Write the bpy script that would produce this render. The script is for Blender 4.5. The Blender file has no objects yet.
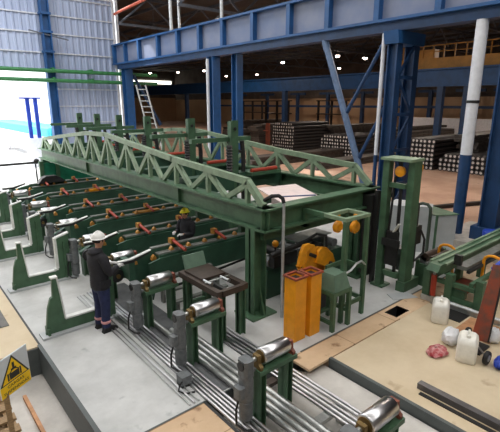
import bpy, bmesh, math, random
from mathutils import Vector, Matrix
random.seed(7)
S = bpy.context.scene
C = S.collection
PI = math.pi
Rd = math.radians

# ------------------------------------------------------------------ materials
MATS = {}
def lin(c):
    return tuple(((x/255)/12.92 if x/255 <= .04045 else ((x/255+.055)/1.055)**2.4) for x in c)
def mat(name, rgb, rough=.55, metal=0., var=.12, scale=6., rgb2=None, bump=0., emit=None, estr=0., spec=.5, stretch=None):
    """procedural paint / metal / concrete: base colour broken up by noise"""
    m = bpy.data.materials.new(name); m.use_nodes = True
    nt = m.node_tree; b = nt.nodes['Principled BSDF']
    c = lin(rgb)
    b.inputs['Roughness'].default_value = rough
    b.inputs['Metallic'].default_value = metal
    b.inputs['Specular IOR Level'].default_value = spec
    tc = nt.nodes.new('ShaderNodeTexCoord')
    mp = nt.nodes.new('ShaderNodeMapping')
    nt.links.new(tc.outputs['Object'], mp.inputs[0])
    if stretch: mp.inputs['Scale'].default_value = stretch
    no = nt.nodes.new('ShaderNodeTexNoise'); no.inputs['Scale'].default_value = scale
    no.inputs['Detail'].default_value = 5; no.inputs['Roughness'].default_value = .62
    nt.links.new(mp.outputs[0], no.inputs['Vector'])
    cr = nt.nodes.new('ShaderNodeValToRGB')
    d = lin(rgb2) if rgb2 else tuple(x*(1-2*var) for x in c)
    e = c if rgb2 else tuple(min(1, x*(1+var)) for x in c)
    cr.color_ramp.elements[0].color = (*d, 1); cr.color_ramp.elements[0].position = .32
    cr.color_ramp.elements[1].color = (*e, 1); cr.color_ramp.elements[1].position = .62
    nt.links.new(no.outputs['Fac'], cr.inputs[0])
    nt.links.new(cr.outputs[0], b.inputs['Base Color'])
    if bump:
        bp = nt.nodes.new('ShaderNodeBump'); bp.inputs['Strength'].default_value = bump
        bp.inputs['Distance'].default_value = .01
        nt.links.new(no.outputs['Fac'], bp.inputs['Height']); nt.links.new(bp.outputs[0], b.inputs['Normal'])
    if emit:
        b.inputs['Emission Color'].default_value = (*lin(emit), 1); b.inputs['Emission Strength'].default_value = estr
    MATS[name] = m
    return m
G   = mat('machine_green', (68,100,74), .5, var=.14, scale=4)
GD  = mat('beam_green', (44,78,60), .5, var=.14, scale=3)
GL  = mat('lit_green', (120,142,116), .5, var=.12, scale=5)  # paler copy of the machine green, light on the tops put into the colour
GT  = mat('teal_green', (20,112,84), .5)
GP  = mat('pipe_green', (52,118,70), .45)
WHT = mat('white_edge', (216,218,214), .55, var=.06)
BLU = mat('girder_blue', (26,76,128), .5, var=.12, scale=2)
BLG = mat('girder_web', (116,124,146), .55, rgb2=(92,108,142), scale=.8)
BLC = mat('column_blue', (24,58,98), .5, var=.14, scale=3)
BLK = mat('black_steel', (34,34,34), .5, var=.15)
BRN = mat('blackbrown_steel', (58,46,38), .55, var=.2)
GRY = mat('motor_grey', (104,108,110), .5, var=.14, scale=14)
CHR = mat('polished_chrome', (206,206,208), .28, 1., var=.04, scale=10)
STL = mat('bright_steel', (176,178,176), .3, .85, var=.1, scale=12)
BRS = mat('brass_bearing', (124,102,62), .45, .6)
RED = mat('cylinder_red', (160,56,36), .5, var=.1)
RST = mat('rust_plate', (150,66,40), .65, rgb2=(92,70,60), scale=5)
YEL = mat('guard_yellow', (232,152,16), .45, var=.06)
ORG = mat('claw_orange', (226,150,16), .45, var=.1)
DOG = mat('lug_gold', (176,124,52), .55, var=.2)
SIL = mat('silver_rail', (128,130,126), .45, .4, var=.14, scale=9)
PLW = mat('pallet_wood', (148,120,84), .7, var=.2, scale=12, stretch=(1,8,8))
SHEET = mat('pale_sheet', (226,208,204), .6, var=.05)
BLKR = mat('rubber_black', (22,22,24), .6)
TUBE = mat('tube_dark', (42,39,40), .5, var=.15)
TEND = mat('tube_end', (196,192,188), .5, var=.1)
SLAB = mat('slab_brown', (74,68,64), .6, var=.25, scale=3)
CANW = mat('jerrycan_white', (234,232,224), .45, var=.05, scale=9)
BAGW = mat('bag_white', (232,234,238), .45, var=.05)
CLTH = mat('cloth_red', (164,52,60), .8, rgb2=(206,160,158), scale=14)
GAL = mat('galvanised', (186,190,192), .4, .5, var=.1)
LAMPM = mat('lamp_glow', (255,240,230), .5, emit=(255,232,216), estr=14.)
LAMPH = mat('lamp_housing', (90,90,92), .5)
YCR = mat('crane_yellow', (186,130,40), .5, var=.1, scale=2, emit=None)
WHTP = mat('pipe_white', (214,216,222), .5, var=.05)
CONC = mat('plinth_concrete', (178,172,164), .8, var=.1, scale=5, bump=.2)
CAB = mat('cabinet_grey', (176,180,182), .5, var=.06, scale=2)
CYAN = mat('tarp_cyan', (60,206,214), .6, var=.06)
BLB = mat('bright_blue', (36,66,170), .45)
WOODO = mat('plank_orange', (190,140,100), .7, var=.15)
SGN = mat('sign_grey', (206,216,224), .4, var=.03)
SGY = mat('sign_yellow', (250,208,10), .45, var=.03)
SKIN = mat('skin', (196,146,120), .6, var=.06)
JACK = mat('jacket_black', (34,34,40), .8, var=.2, scale=9)
TROU = mat('trousers_navy', (34,42,78), .85, var=.18, scale=9)
BOOT = mat('boot_black', (28,26,26), .6)
REFL = mat('reflective_band', (212,150,150), .5, var=.05)
HATW = mat('hat_white', (238,238,236), .35, var=.02)
HATY = mat('hat_yellow', (232,220,30), .35, var=.03)
GLOV = mat('glove_grey', (196,196,194), .8, var=.1)
HAIR = mat('hair_dark', (36,28,24), .8)
LID = mat('lid_green', (98,124,106), .5, var=.08)

def floor_mat(name, a, b, spots, scale=.7, plank=None, rough=.6, spot_thr=.66, spec=.3):
    m = bpy.data.materials.new(name); m.use_nodes = True
    nt = m.node_tree; L = nt.links; bs = nt.nodes['Principled BSDF']
    bs.inputs['Roughness'].default_value = rough; bs.inputs['Specular IOR Level'].default_value = spec
    tc = nt.nodes.new('ShaderNodeTexCoord')
    n1 = nt.nodes.new('ShaderNodeTexNoise'); n1.inputs['Scale'].default_value = scale; n1.inputs['Detail'].default_value = 7
    n1.inputs['Roughness'].default_value = .65
    n2 = nt.nodes.new('ShaderNodeTexNoise'); n2.inputs['Scale'].default_value = scale*2.6; n2.inputs['Detail'].default_value = 4
    L.new(tc.outputs['Object'], n1.inputs['Vector']); L.new(tc.outputs['Object'], n2.inputs['Vector'])
    r1 = nt.nodes.new('ShaderNodeValToRGB')
    r1.color_ramp.elements[0].position = .35; r1.color_ramp.elements[0].color = (*lin(a), 1)
    r1.color_ramp.elements[1].position = .62; r1.color_ramp.elements[1].color = (*lin(b), 1)
    L.new(n1.outputs['Fac'], r1.inputs[0])
    r2 = nt.nodes.new('ShaderNodeValToRGB')
    r2.color_ramp.elements[0].position = spot_thr; r2.color_ramp.elements[0].color = (0,0,0,1)
    r2.color_ramp.elements[1].position = spot_thr+.08; r2.color_ramp.elements[1].color = (.75,.75,.75,1)
    L.new(n2.outputs['Fac'], r2.inputs[0])
    mx = nt.nodes.new('ShaderNodeMix'); mx.data_type = 'RGBA'
    L.new(r2.outputs[0], mx.inputs[0]); L.new(r1.outputs[0], mx.inputs[6]); mx.inputs[7].default_value = (*lin(spots), 1)
    out = mx.outputs[2]
    if plank:                                   # sheet joints
        br = nt.nodes.new('ShaderNodeTexBrick'); br.inputs['Scale'].default_value = 1.
        br.inputs['Brick Width'].default_value = plank[0]; br.inputs['Row Height'].default_value = plank[1]
        br.inputs['Mortar Size'].default_value = .008; br.inputs['Color1'].default_value = (1,1,1,1)
        br.inputs['Color2'].default_value = (.93,.92,.9,1); br.inputs['Mortar'].default_value = (.5,.45,.4,1)
        L.new(tc.outputs['Object'], br.inputs['Vector'])
        mu = nt.nodes.new('ShaderNodeMix'); mu.data_type = 'RGBA'; mu.blend_type = 'MULTIPLY'; mu.inputs[0].default_value = 1
        L.new(out, mu.inputs[6]); L.new(br.outputs['Color'], mu.inputs[7]); out = mu.outputs[2]
    L.new(out, bs.inputs['Base Color'])
    return m
F_GREY = floor_mat('floor_grey_paint', (172,173,172), (196,197,196), (146,150,150), 1.1)
F_TAN  = floor_mat('floor_plywood', (196,178,148), (210,194,166), (172,150,122), .9)
F_PLY  = floor_mat('floor_plywood_sheets', (196,166,134), (212,184,152), (128,94,66), 1.6, plank=(1.22,.6), spot_thr=.60)
F_PIT  = floor_mat('pit_concrete', (178,174,168), (206,202,196), (150,146,140), 1.4)
F_FAR  = floor_mat('far_concrete', (170,138,118), (196,164,144), (112,92,82), .5)
F_OUT  = floor_mat('yard_concrete', (214,214,214), (232,232,232), (196,198,200), .3)
PITW   = mat('pit_wall_steel', (78,84,84), .5, var=.1, scale=3)

def clad_mat(name, a, b, period, axis):
    m = bpy.data.materials.new(name); m.use_nodes = True
    nt = m.node_tree; L = nt.links; bs = nt.nodes['Principled BSDF']; bs.inputs['Roughness'].default_value = .5
    tc = nt.nodes.new('ShaderNodeTexCoord')
    w = nt.nodes.new('ShaderNodeTexWave'); w.wave_type = 'BANDS'; w.bands_direction = axis
    w.inputs['Scale'].default_value = 2*PI/20/period; w.inputs['Distortion'].default_value = 0
    L.new(tc.outputs['Object'], w.inputs['Vector'])
    no = nt.nodes.new('ShaderNodeTexNoise'); no.inputs['Scale'].default_value = .35; L.new(tc.outputs['Object'], no.inputs['Vector'])
    r = nt.nodes.new('ShaderNodeValToRGB')
    r.color_ramp.elements[0].color = (*lin(a), 1); r.color_ramp.elements[0].position = .3
    r.color_ramp.elements[1].color = (*lin(b), 1); r.color_ramp.elements[1].position = .7
    L.new(no.outputs['Fac'], r.inputs[0]); L.new(r.outputs[0], bs.inputs['Base Color'])
    bp = nt.nodes.new('ShaderNodeBump'); bp.inputs['Strength'].default_value = .5; bp.inputs['Distance'].default_value = .03
    L.new(w.outputs['Fac'], bp.inputs['Height']); L.new(bp.outputs[0], bs.inputs['Normal'])
    return m
CLAD  = clad_mat('wall_cladding', (150,162,190), (168,180,206), .34, 'X')
CLADT = clad_mat('far_cladding', (176,146,116), (196,164,130), .4, 'Y')
CLADD = clad_mat('dark_cladding', (92,86,80), (108,100,92), .4, 'Y')
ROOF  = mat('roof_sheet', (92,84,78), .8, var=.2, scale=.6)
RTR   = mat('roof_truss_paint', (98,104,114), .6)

# ------------------------------------------------------------------ mesh builder
class MB:
    def __init__(s): s.v = []; s.f = []; s.mi = []; s.cur = 0
    def add(s, vs, fs):
        o = len(s.v); s.v += [tuple(p) for p in vs]; s.f += [tuple(i+o for i in f) for f in fs]; s.mi += [s.cur]*len(fs); return s
    def box(s, x0, x1, y0, y1, z0, z1):
        vs = [(x,y,z) for z in (z0,z1) for x,y in ((x0,y0),(x1,y0),(x1,y1),(x0,y1))]
        return s.add(vs, [(3,2,1,0),(4,5,6,7),(0,1,5,4),(1,2,6,5),(2,3,7,6),(3,0,4,7)])
    def cb(s, c, d, M=None, ch=0.):
        """box by centre and size, optionally rotated and with chamfered upright edges"""
        x,y,z = (q/2 for q in d)
        if ch:
            k = ch
            ring = [(-x+k,-y),(x-k,-y),(x,-y+k),(x,y-k),(x-k,y),(-x+k,y),(-x,y-k),(-x,-y+k)]
        else: ring = [(-x,-y),(x,-y),(x,y),(-x,y)]
        n = len(ring)
        vs = [Vector((a,b,q)) for q in (-z,z) for a,b in ring]
        if M: vs = [M @ v for v in vs]
        c = Vector(c)
        fs = [tuple(range(n-1,-1,-1)), tuple(range(n,2*n))]+[(i,(i+1)%n,n+(i+1)%n,n+i) for i in range(n)]
        return s.add([v+c for v in vs], fs)
    def bar(s, a, b, w, h, up=(0,0,1)):
        a = Vector(a); b = Vector(b); d = (b-a).normalized(); up = Vector(up)
        if abs(d.dot(up)) > .99: up = Vector((1,0,0))
        x = d.cross(up).normalized(); u = x.cross(d)
        vs = [p+x*i*w/2+u*j*h/2 for p in (a,b) for i,j in ((-1,-1),(1,-1),(1,1),(-1,1))]
        return s.add(vs, [(3,2,1,0),(4,5,6,7),(0,1,5,4),(1,2,6,5),(2,3,7,6),(3,0,4,7)])
    def tube(s, a, b, r, r2=None, n=14):
        a = Vector(a); b = Vector(b); d = (b-a).normalized(); r2 = r if r2 is None else r2
        x = d.orthogonal().normalized(); y = d.cross(x)
        vs = [p+(x*math.cos(2*PI*i/n)+y*math.sin(2*PI*i/n))*q for p,q in ((a,r),(b,r2)) for i in range(n)]
        return s.add(vs, [tuple(range(n-1,-1,-1)), tuple(range(n,2*n))]+[(i,(i+1)%n,n+(i+1)%n,n+i) for i in range(n)])
    def path(s, pts, r, n=8):
        pts = [Vector(p) for p in pts]; o = None; vs = []; fs = []; m = len(pts)
        for i,p in enumerate(pts):
            d = ((pts[min(i+1,m-1)]-pts[max(i-1,0)])).normalized()
            x = d.orthogonal().normalized() if o is None else (o-d*o.dot(d)).normalized()
            o = x; y = d.cross(x)
            vs += [p+(x*math.cos(2*PI*k/n)+y*math.sin(2*PI*k/n))*r for k in range(n)]
        for i in range(m-1):
            fs += [(i*n+k,i*n+(k+1)%n,(i+1)*n+(k+1)%n,(i+1)*n+k) for k in range(n)]
        fs += [tuple(range(n-1,-1,-1)), tuple(range((m-1)*n,m*n))]
        return s.add(vs, fs)
    def prism(s, poly, ax, d0, d1):
        """polygon extruded along an axis: ax 'y' takes (x,z), 'x' takes (y,z), 'z' takes (x,y)"""
        f = {'y': lambda p,d:(p[0],d,p[1]), 'x': lambda p,d:(d,p[0],p[1]), 'z': lambda p,d:(p[0],p[1],d)}[ax]
        n = len(poly); vs = [f(p,d) for d in (d0,d1) for p in poly]
        return s.add(vs, [tuple(range(n-1,-1,-1)), tuple(range(n,2*n))]+[(i,(i+1)%n,n+(i+1)%n,n+i) for i in range(n)])
    def lathe(s, prof, c, axis='z', n=18):
        fs = []; vs = []; m = len(prof)
        for r,h in prof:
            for k in range(n):
                a = 2*PI*k/n; p = (r*math.cos(a), r*math.sin(a), h)
                if axis == 'x': p = (p[2],p[0],p[1])
                if axis == 'y': p = (p[1],p[2],p[0])
                vs.append((p[0]+c[0],p[1]+c[1],p[2]+c[2]))
        for i in range(m-1): fs += [(i*n+k,i*n+(k+1)%n,(i+1)*n+(k+1)%n,(i+1)*n+k) for k in range(n)]
        fs += [tuple(range(n-1,-1,-1)), tuple(range((m-1)*n,m*n))]
        return s.add(vs, fs)
    def ball(s, c, r, n=14, m=9, zmin=-1.):
        r = (r,r,r) if not isinstance(r,(tuple,list)) else r
        a0 = math.asin(max(-1,zmin)) if zmin > -1 else -PI/2
        vs = []; fs = []
        for i in range(m+1):
            t = a0+(PI/2-a0)*i/m; q = max(math.cos(t),.02)
            for k in range(n): vs.append((c[0]+r[0]*q*math.cos(2*PI*k/n), c[1]+r[1]*q*math.sin(2*PI*k/n), c[2]+r[2]*math.sin(t)))
        for i in range(m): fs += [(i*n+k,i*n+(k+1)%n,(i+1)*n+(k+1)%n,(i+1)*n+k) for k in range(n)]
        fs += [tuple(range(n-1,-1,-1)), tuple(range(m*n,(m+1)*n))]
        return s.add(vs, fs)
    def build(s, name, m, parent=None, off=(0,0,0), smooth=False, bevel=0.):
        me = bpy.data.meshes.new(name); o = Vector(off)
        me.from_pydata([Vector(p)-o for p in s.v], [], s.f)
        ms = m if isinstance(m,(list,tuple)) else [m]
        for q in ms: me.materials.append(q)
        bm = bmesh.new(); bm.from_mesh(me)
        bmesh.ops.recalc_face_normals(bm, faces=bm.faces)
        if len(ms) > 1:
            bm.faces.ensure_lookup_table()
            for i,f in enumerate(bm.faces): f.material_index = s.mi[i]
        bm.to_mesh(me); bm.free()
        ob = bpy.data.objects.new(name, me); C.objects.link(ob)
        if smooth:
            for p in me.polygons: p.use_smooth = True
            try: me.set_sharp_from_angle(angle=Rd(40))
            except Exception: pass
        if bevel:
            md = ob.modifiers.new('bevel','BEVEL'); md.width = bevel; md.segments = 2; md.limit_method = 'ANGLE'
        if parent: ob.parent = parent
        return ob

class T:
    """a thing: an Empty at the base; parts are given in world coordinates"""
    def __init__(s, name, label, cat, loc, group=None):
        s.o = bpy.data.objects.new(name, None); C.objects.link(s.o); s.loc = Vector(loc)
        s.o.location = loc; s.o.empty_display_size = .1
        s.o['label'] = label; s.o['category'] = cat
        if group: s.o['group'] = group
    def p(s, name, mb, m, label=None, parent=None, smooth=False, bevel=0.):
        ob = mb.build(name, m, parent or s.o, s.loc, smooth, bevel)
        if label: ob['label'] = label
        return ob
def one(name, label, cat, mb, m, loc, group=None, smooth=False, bevel=0.):
    ob = mb.build(name, m, None, loc, smooth, bevel); ob.location = loc
    ob['label'] = label; ob['category'] = cat
    if group: ob['group'] = group
    return ob
def struct(name, mb, m, loc=(0,0,0), smooth=False):
    ob = mb.build(name, m, None, loc, smooth); ob.location = loc; ob['kind'] = 'structure'; return ob
def dup(root, loc, label=None, rz=None, group=None):
    r = root.copy(); C.objects.link(r); r.location = loc
    if rz is not None: r.rotation_euler.z = rz
    if label: r['label'] = label
    if group: r['group'] = group
    for ch in list(root.children):
        c = ch.copy(); C.objects.link(c); c.parent = r
        for g in list(ch.children):
            d = g.copy(); C.objects.link(d); d.parent = c
    return r
ORD = ['nearest','second','third','fourth','fifth','sixth','seventh','eighth','ninth','tenth','eleventh','twelfth','thirteenth','fourteenth']

# ------------------------------------------------------------------ camera and light
cam = bpy.data.cameras.new('camera'); co = bpy.data.objects.new('camera', cam); C.objects.link(co)
co.location = (0,0,3.9); co.rotation_euler = (Rd(90-14.68), 0, Rd(49.94-90))
cam.sensor_width = 36; cam.lens = 36*431/500; cam.clip_end = 400
S.camera = co
w = bpy.data.worlds.new('world'); S.world = w; w.use_nodes = True
bg = w.node_tree.nodes['Background']; bg.inputs[0].default_value = (.93,.96,1,1); bg.inputs[1].default_value = 1.4
S.view_settings.view_transform = 'Standard'; S.view_settings.look = 'None'; S.view_settings.gamma = 1
S.view_settings.use_curve_mapping = False; S.view_settings.exposure = 0.5
def area(name, loc, size, power, col=(1,1,1), rot=(0,0,0), sy=None):
    l = bpy.data.lights.new(name,'AREA'); l.energy = power; l.color = col; l.size = size
    if sy: l.shape = 'RECTANGLE'; l.size_y = sy
    o = bpy.data.objects.new(name,l); C.objects.link(o); o.location = loc; o.rotation_euler = rot; return o

# ------------------------------------------------------------------ setting
EY = 4.22          # edge of the grey floor
struct('floor', MB().box(1.44,11.9, EY,27.5, -.5,0), F_GREY)
struct('floor', MB().box(-8,1.44, 7.13,27.5, -.5,-.002), F_TAN, (0,0,0))
struct('floor', MB().box(-8,1.44, -4,7.13, -.9,-.5), F_PIT)
struct('floor', MB().box(1.44,2.74, -4,EY, -.5,-.002), F_PLY)
struct('floor', MB().box(2.74,4.85, -4,EY, -.8,-.3), F_PIT)
struct('floor', MB().box(4.85,11.9, -4,3.78, -.5,-.004), F_TAN)
struct('floor', MB().box(4.62,6.85, 3.80,EY, -.04,-.002).box(4.86,6.85,3.80,EY,-.5,-.04).box(6.85,7.3,4.13,EY,-.5,-.002).box(6.85,7.3,3.78,3.86,-.5,-.002).box(7.3,11.9,3.78,EY,-.5,-.002), F_PLY)
struct('floor', MB().box(4.36,4.62,3.80,EY,-.04,-.002), F_PLY)
struct('floor', MB().box(11.9,60, -12,90, -.5,-.006), F_FAR)
struct('floor', MB().box(-60,60, 27.5,120, -.5,-.05), F_OUT)
struct('trim_1', MB().box(1.40,1.46,-4,7.16,-.5,.012), PITW)            # pit wall on the left
struct('trim_2', MB().box(-8,1.40,7.10,7.14,-.5,-.02), PITW)
struct('trim_3', MB().box(4.82,4.88,-4,3.80,-.3,.012), PITW)            # pit wall on the right
struct('trim_4', MB().box(1.46,2.76,EY-.012,EY+.012,-.3,.004).box(2.74,4.62,EY-.012,EY+.012,-.3,-.01).box(4.62,11.9,EY-.012,EY+.012,-.3,.004), PITW)
struct('trim_12', MB().box(6.85,7.3,3.78,4.2,-.52,-.45).box(6.84,6.85,3.86,4.13,-.5,-.01).box(7.3,7.31,3.86,4.13,-.5,-.01).box(6.85,7.3,4.125,4.13,-.5,-.01).box(6.85,7.3,3.86,3.865,-.5,-.01), BLK)
struct('trim_5', MB().box(2.72,2.76,-4,EY,-.3,.004), BLK)
struct('trim_6', MB().box(1.425,1.455,7.16,20,-.05,.006), BLK)          # seam between boards and grey floor
struct('trim_7', MB().box(4.2,4.80,-4,3.95,-.3,-.14), F_PIT)            # concrete ledge in the roller pit

struct('trim_11', MB().box(2.77,3.62,EY+.02,8.7,-.02,.0015).box(3.82,4.2,EY+.02,5.6,-.02,.0015), mat('strip_dark',(84,86,88),.5,var=.2,scale=3))  # dark floor strips, with the shade under the bars put into their colour
# left wall: cladding with girts, opening below
WY = 27.5
m = MB()
def corr(x0,x1,z0,z1):
    pts = []; x = x0; k = 0
    while x < x1-.001:
        w_ = (.20,.05,.08,.05)[k%4]; d = (0,0,-.05,-.05)[k%4]
        pts.append((x,WY+d)); x = min(x+w_,x1); k += 1
    pts.append((x1,WY)); n = len(pts)
    m.add([(a,b,z) for z in (z0,z1) for a,b in pts]+[(a,WY+.1,z) for z in (z0,z1) for a in (x0,x1)],
          [(i,i+1,n+i+1,n+i) for i in range(n-1)]+[(2*n,2*n+1,2*n+3,2*n+2)])
corr(-30,12.1,5.72,9.9); corr(8.32,12.1,0,5.72)
struct('wall_left', m, CLAD)
g = MB()
for z in (6.68,7.72,8.70,9.66): g.box(-30,12.05,WY-.1,WY,z-.035,z+.035)
for z in (4.7,3.72,2.75): g.box(8.35,12.05,WY-.1,WY,z-.03,z+.03)
struct('trim_8', g, mat('girt_grey',(196,200,208),.5))
struct('trim_9', MB().box(11.98,12.12,WY-.12,WY,0,9.9), WHTP)
struct('trim_10', MB().box(-30,12.1,WY-.1,WY+.1,9.86,9.98), WHTP)
YARD = mat('yard_wall_white',(236,236,238),.7,var=.03)
struct('wall_yard', MB().box(12.32,12.5,27.7,88,-.05,11), YARD)
struct('wall_near', MB().box(-14.3,-14,-14,27.5,-1,12.2), CLADD)
struct('wall_behind', MB().box(-14.3,12.2,-14.3,-14,-1,12.2).box(12.0,12.3,-14.3,-12,-1,12.2), CLADD)
struct('roof', MB().box(-14.5,12.6,-14.5,27.9,12.2,12.4), mat('near_roof_sheet',(150,150,150),.7))
struct('floor', MB().box(-14,-8,-14,27.5,-.9,-.5).box(-8,12,-14,-4,-.9,-.5), F_PIT)
# far bay shell
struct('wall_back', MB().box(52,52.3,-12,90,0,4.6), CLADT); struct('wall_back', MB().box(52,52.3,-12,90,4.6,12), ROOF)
struct('wall_right', MB().box(12.5,52,-12.3,-12,0,12), CLADD)
struct('wall_front', MB().box(12,52,88,88.3,0,5), CLADT); struct('wall_front', MB().box(12,52,88,88.3,5,12), ROOF)
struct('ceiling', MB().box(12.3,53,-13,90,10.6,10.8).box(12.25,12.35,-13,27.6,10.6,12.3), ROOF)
WIN = struct('window_1', MB().box(40.5,51,87.8,87.98,7.9,8.6), mat('window_daylight',(255,252,240),.5,emit=(255,250,236),estr=2.2))

struct('window_2', MB().box(51.85,51.98,48.5,55,6.1,6.6), MATS['window_daylight'])
# roof trusses of the far bay
for k,y in enumerate((6,13,20,27,34,42,52)):
    m = MB()
    m.bar((12.2,y,8.6),(52,y,8.6),.14,.14); m.bar((12.2,y,10.2),(52,y,10.2),.14,.14)
    for i in range(20):
        x = 12.2+i*2; z0,z1 = (8.6,10.2) if i%2 == 0 else (10.2,8.6)
        m.bar((x,y,z0),(x+2,y,z1),.09,.09)
    m.build('ceiling_truss', RTR)['kind'] = 'structure'
m = MB()
for x in range(13,52,3): m.bar((x,-10,10.35),(x,85,10.35),.1,.2)
for x in (16,22,28): m.bar((x,-10,8.55),(x,85,8.55),.08,.08)
m.build('ceiling_purlin', RTR)['kind'] = 'structure'

# ------------------------------------------------------------------ blue building steel
XG = 12.
t = T('crane_girder','long blue plate girder with pale web panels spanning across the top of the hall','girder',(XG,10,6.2))
t.p('web', MB().box(XG-.03,XG+.03,2,27.3,6.3,7.32), BLG)
t.p('bottom_flange', MB().box(XG-.25,XG+.25,2,27.4,6.2,6.28), BLU)
t.p('top_flange', MB().box(XG-.25,XG+.25,2,27.4,7.30,7.38), BLU)
for y in (4.6,6.3,8.2,10.1,11.9,13.9,15.9,17.7,19.6,21.6,23.8,25.6,27.2):
    t.p('stiffener', MB().box(XG-.24,XG+.24,y-.09,y+.09,6.28,7.30), BLU)
t.p('lower_track', MB().box(XG-.1,XG+.3,2,27.0,5.93,6.2), BLC)

def lattice(xa, xb, y, ztop, label, z0=0., w=.3):
    t = T('lattice_column', label, 'column', ((xa+xb)/2,y,z0))
    for x in (xa,xb):
        f = MB().box(x-.02,x+.02,y-w/2,y+w/2,z0,ztop).box(x-.14,x+.14,y-w/2-.02,y-w/2+.02,z0,ztop).box(x-.14,x+.14,y+w/2-.02,y+w/2+.02,z0,ztop)
        t.p('leg', f, BLC)
    n = max(3,int((ztop-z0)/1.1)); hs = [(z0+.3)+(ztop-z0-.5)*i/n for i in range(n+1)]
    for i in range(n):
        a,b = (xa,xb) if i%2 == 0 else (xb,xa)
        t.p('lacing_bar', MB().bar((a,y-w/2,hs[i]),(b,y-w/2,hs[i+1]),.09,.05,(0,1,0)), BLC)
        t.p('batten', MB().bar((xa,y-w/2-.03,hs[i+1]),(xb,y-w/2-.03,hs[i+1]),.05,.1), BLC)
    t.p('base_shoe', MB().box(xa-.3,xb+.3,y-.32,y-.22,z0,z0+.35).box(xa-.3,xb+.3,y+.22,y+.32,z0,z0+.35).box(xa-.34,xa-.24,y-.32,y+.32,z0,z0+.35).box(xb+.24,xb+.34,y-.32,y+.32,z0,z0+.35), BLC)
    t.p('cap_bracket', MB().prism([(xa-.2,ztop-.35),(xb+.25,ztop-.35),(xb+.3,ztop),(xa-.3,ztop)],'y',y-.24,y+.24), BLU)
    return t
lattice(12.0,12.95,7.62,5.93,'tall blue lattice column standing behind the green lifting mast')
lattice(12.1,13.0,4.42,5.93,'tall blue lattice column on the concrete plinth at the right edge',.35,.4)
t = T('drain_pipe','white round downpipe with blue lower half beside the right blue column','pipe',(12.02,5.2,.35))
t.p('upper_pipe', MB().tube((12.02,5.2,2.55),(12.02,5.2,5.93),.15), WHTP, smooth=True)
t.p('lower_pipe', MB().tube((12.02,5.2,.35),(12.02,5.2,2.55),.152), BLC, smooth=True)
t.p('clamp', MB().tube((12.02,5.2,3.9),(12.02,5.2,3.97),.165), BLK)
t = T('plinth_block','low concrete plinth carrying the right blue column and downpipe','plinth',(12,4.6,0))
t.p('block', MB().box(11.3,13.6,3.0,5.5,0,.35), CONC)
t = T('white_conduit','thin white conduit running down beside the middle blue lattice column','conduit',(12.0,8.0,0))
t.p('tube', MB().tube((11.95,7.98,2.3),(11.95,7.98,5.9),.06), WHTP, smooth=True)
t.p('lower_tube', MB().tube((11.95,7.98,0),(11.95,7.98,2.3),.06), BLC, smooth=True)

def plain_col(x,y,label,ztop=5.92,w=.34,white=False):
    t = T('steel_column',label,'column',(x,y,0))
    t.p('shaft', MB().box(x-.03,x+.03,y-w/2,y+w/2,0,ztop).box(x-w/2,x+w/2,y-w/2-.02,y-w/2+.02,0,ztop).box(x-w/2,x+w/2,y+w/2-.02,y+w/2+.02,0,ztop), BLU)
    t.p('base_plate', MB().box(x-.3,x+.3,y-.3,y+.3,0,.04), BLU)
    if white: t.p('conduit', MB().tube((x-.24,y+.12,.0),(x-.24,y+.12,ztop-.1),.07), WHTP, smooth=True)
    return t
plain_col(12,16.85,'blue column carrying a white conduit under the girder, left of the pair',5.92,.42,True)
plain_col(12.3,15.5,'plain blue column under the girder, right of the pair',5.92,.34)
plain_col(12.2,26.3,'blue column at the end of the clad wall beside the ladder',5.92,.5)
t = T('wall_column','light blue column fixed to the pale clad wall','column',(7.95,27.2,0))
t.p('shaft', MB().box(7.72,7.78,26.95,27.38,0,9.8).box(8.12,8.18,26.95,27.38,0,9.8).box(7.78,8.12,27.15,27.2,0,9.8), BLU)
for z in (6.7,7.75,8.7): t.p('bracket', MB().box(7.66,8.24,26.92,27.38,z-.06,z+.06), BLU)
def brace(a,b,r,label,m=BLC):
    t = T('brace_tube',label,'brace',a)
    t.p('tube', MB().tube(a,b,r,n=12), m, smooth=True)
    for p,q in ((a,b),(b,a)):
        d = (Vector(q)-Vector(p)).normalized()
        t.p('end_plate', MB().bar(Vector(p),Vector(p)+d*.3,.03,2.6*r), m)
BRC = mat('brace_greyblue',(86,108,140),.5)
brace((12,10.33,5.95),(11.98,7.88,.1),.11,'thick grey-blue slanting brace running down from the girder towards the lattice column',BRC)
brace((12,7.95,5.75),(12,9.25,3.6),.06,'thin dark brace sloping from the top of the lattice column')
brace((12,7.75,3.9),(12,8.72,2.0),.06,'short dark brace low beside the lattice column')
brace((12.6,26.3,5.6),(14.4,26.4,2.5),.09,'dark blue brace beside the leaning ladder')

# green pipes across the wall opening
for z,l in ((5.74,'upper'),(5.22,'lower')):
    t = T('wall_pipe',f'{l} of the two long green pipes running along the pale wall above the opening','pipe',(8,26.85,z))
    t.p('run', MB().tube((-8,26.85,z),(14.5,26.85,z-.1),.11,n=12), GP, smooth=True)
    for x in (0.5,4.,8.0,10.2,12.4): t.p('clip', MB().box(x-.06,x+.06,26.72,27.48,z-.14,z+.10), GP)
# ladder
t = T('ladder','tall aluminium ladder leaning against the blue steelwork','ladder',(11.6,23.2,0))
a0,a1 = Vector((12.35,22.6,0)),Vector((11.7,23.55,4.9)); dx = Vector((.18,-.22,0))
for s in (-1,1): t.p('rail', MB().bar(a0+dx*s,a1+dx*s,.07,.07), GAL)
for i in range(15):
    p = a0.lerp(a1,(i+.7)/15.5); t.p('rung', MB().tube(p-dx,p+dx,.025,n=6), GAL)
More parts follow.
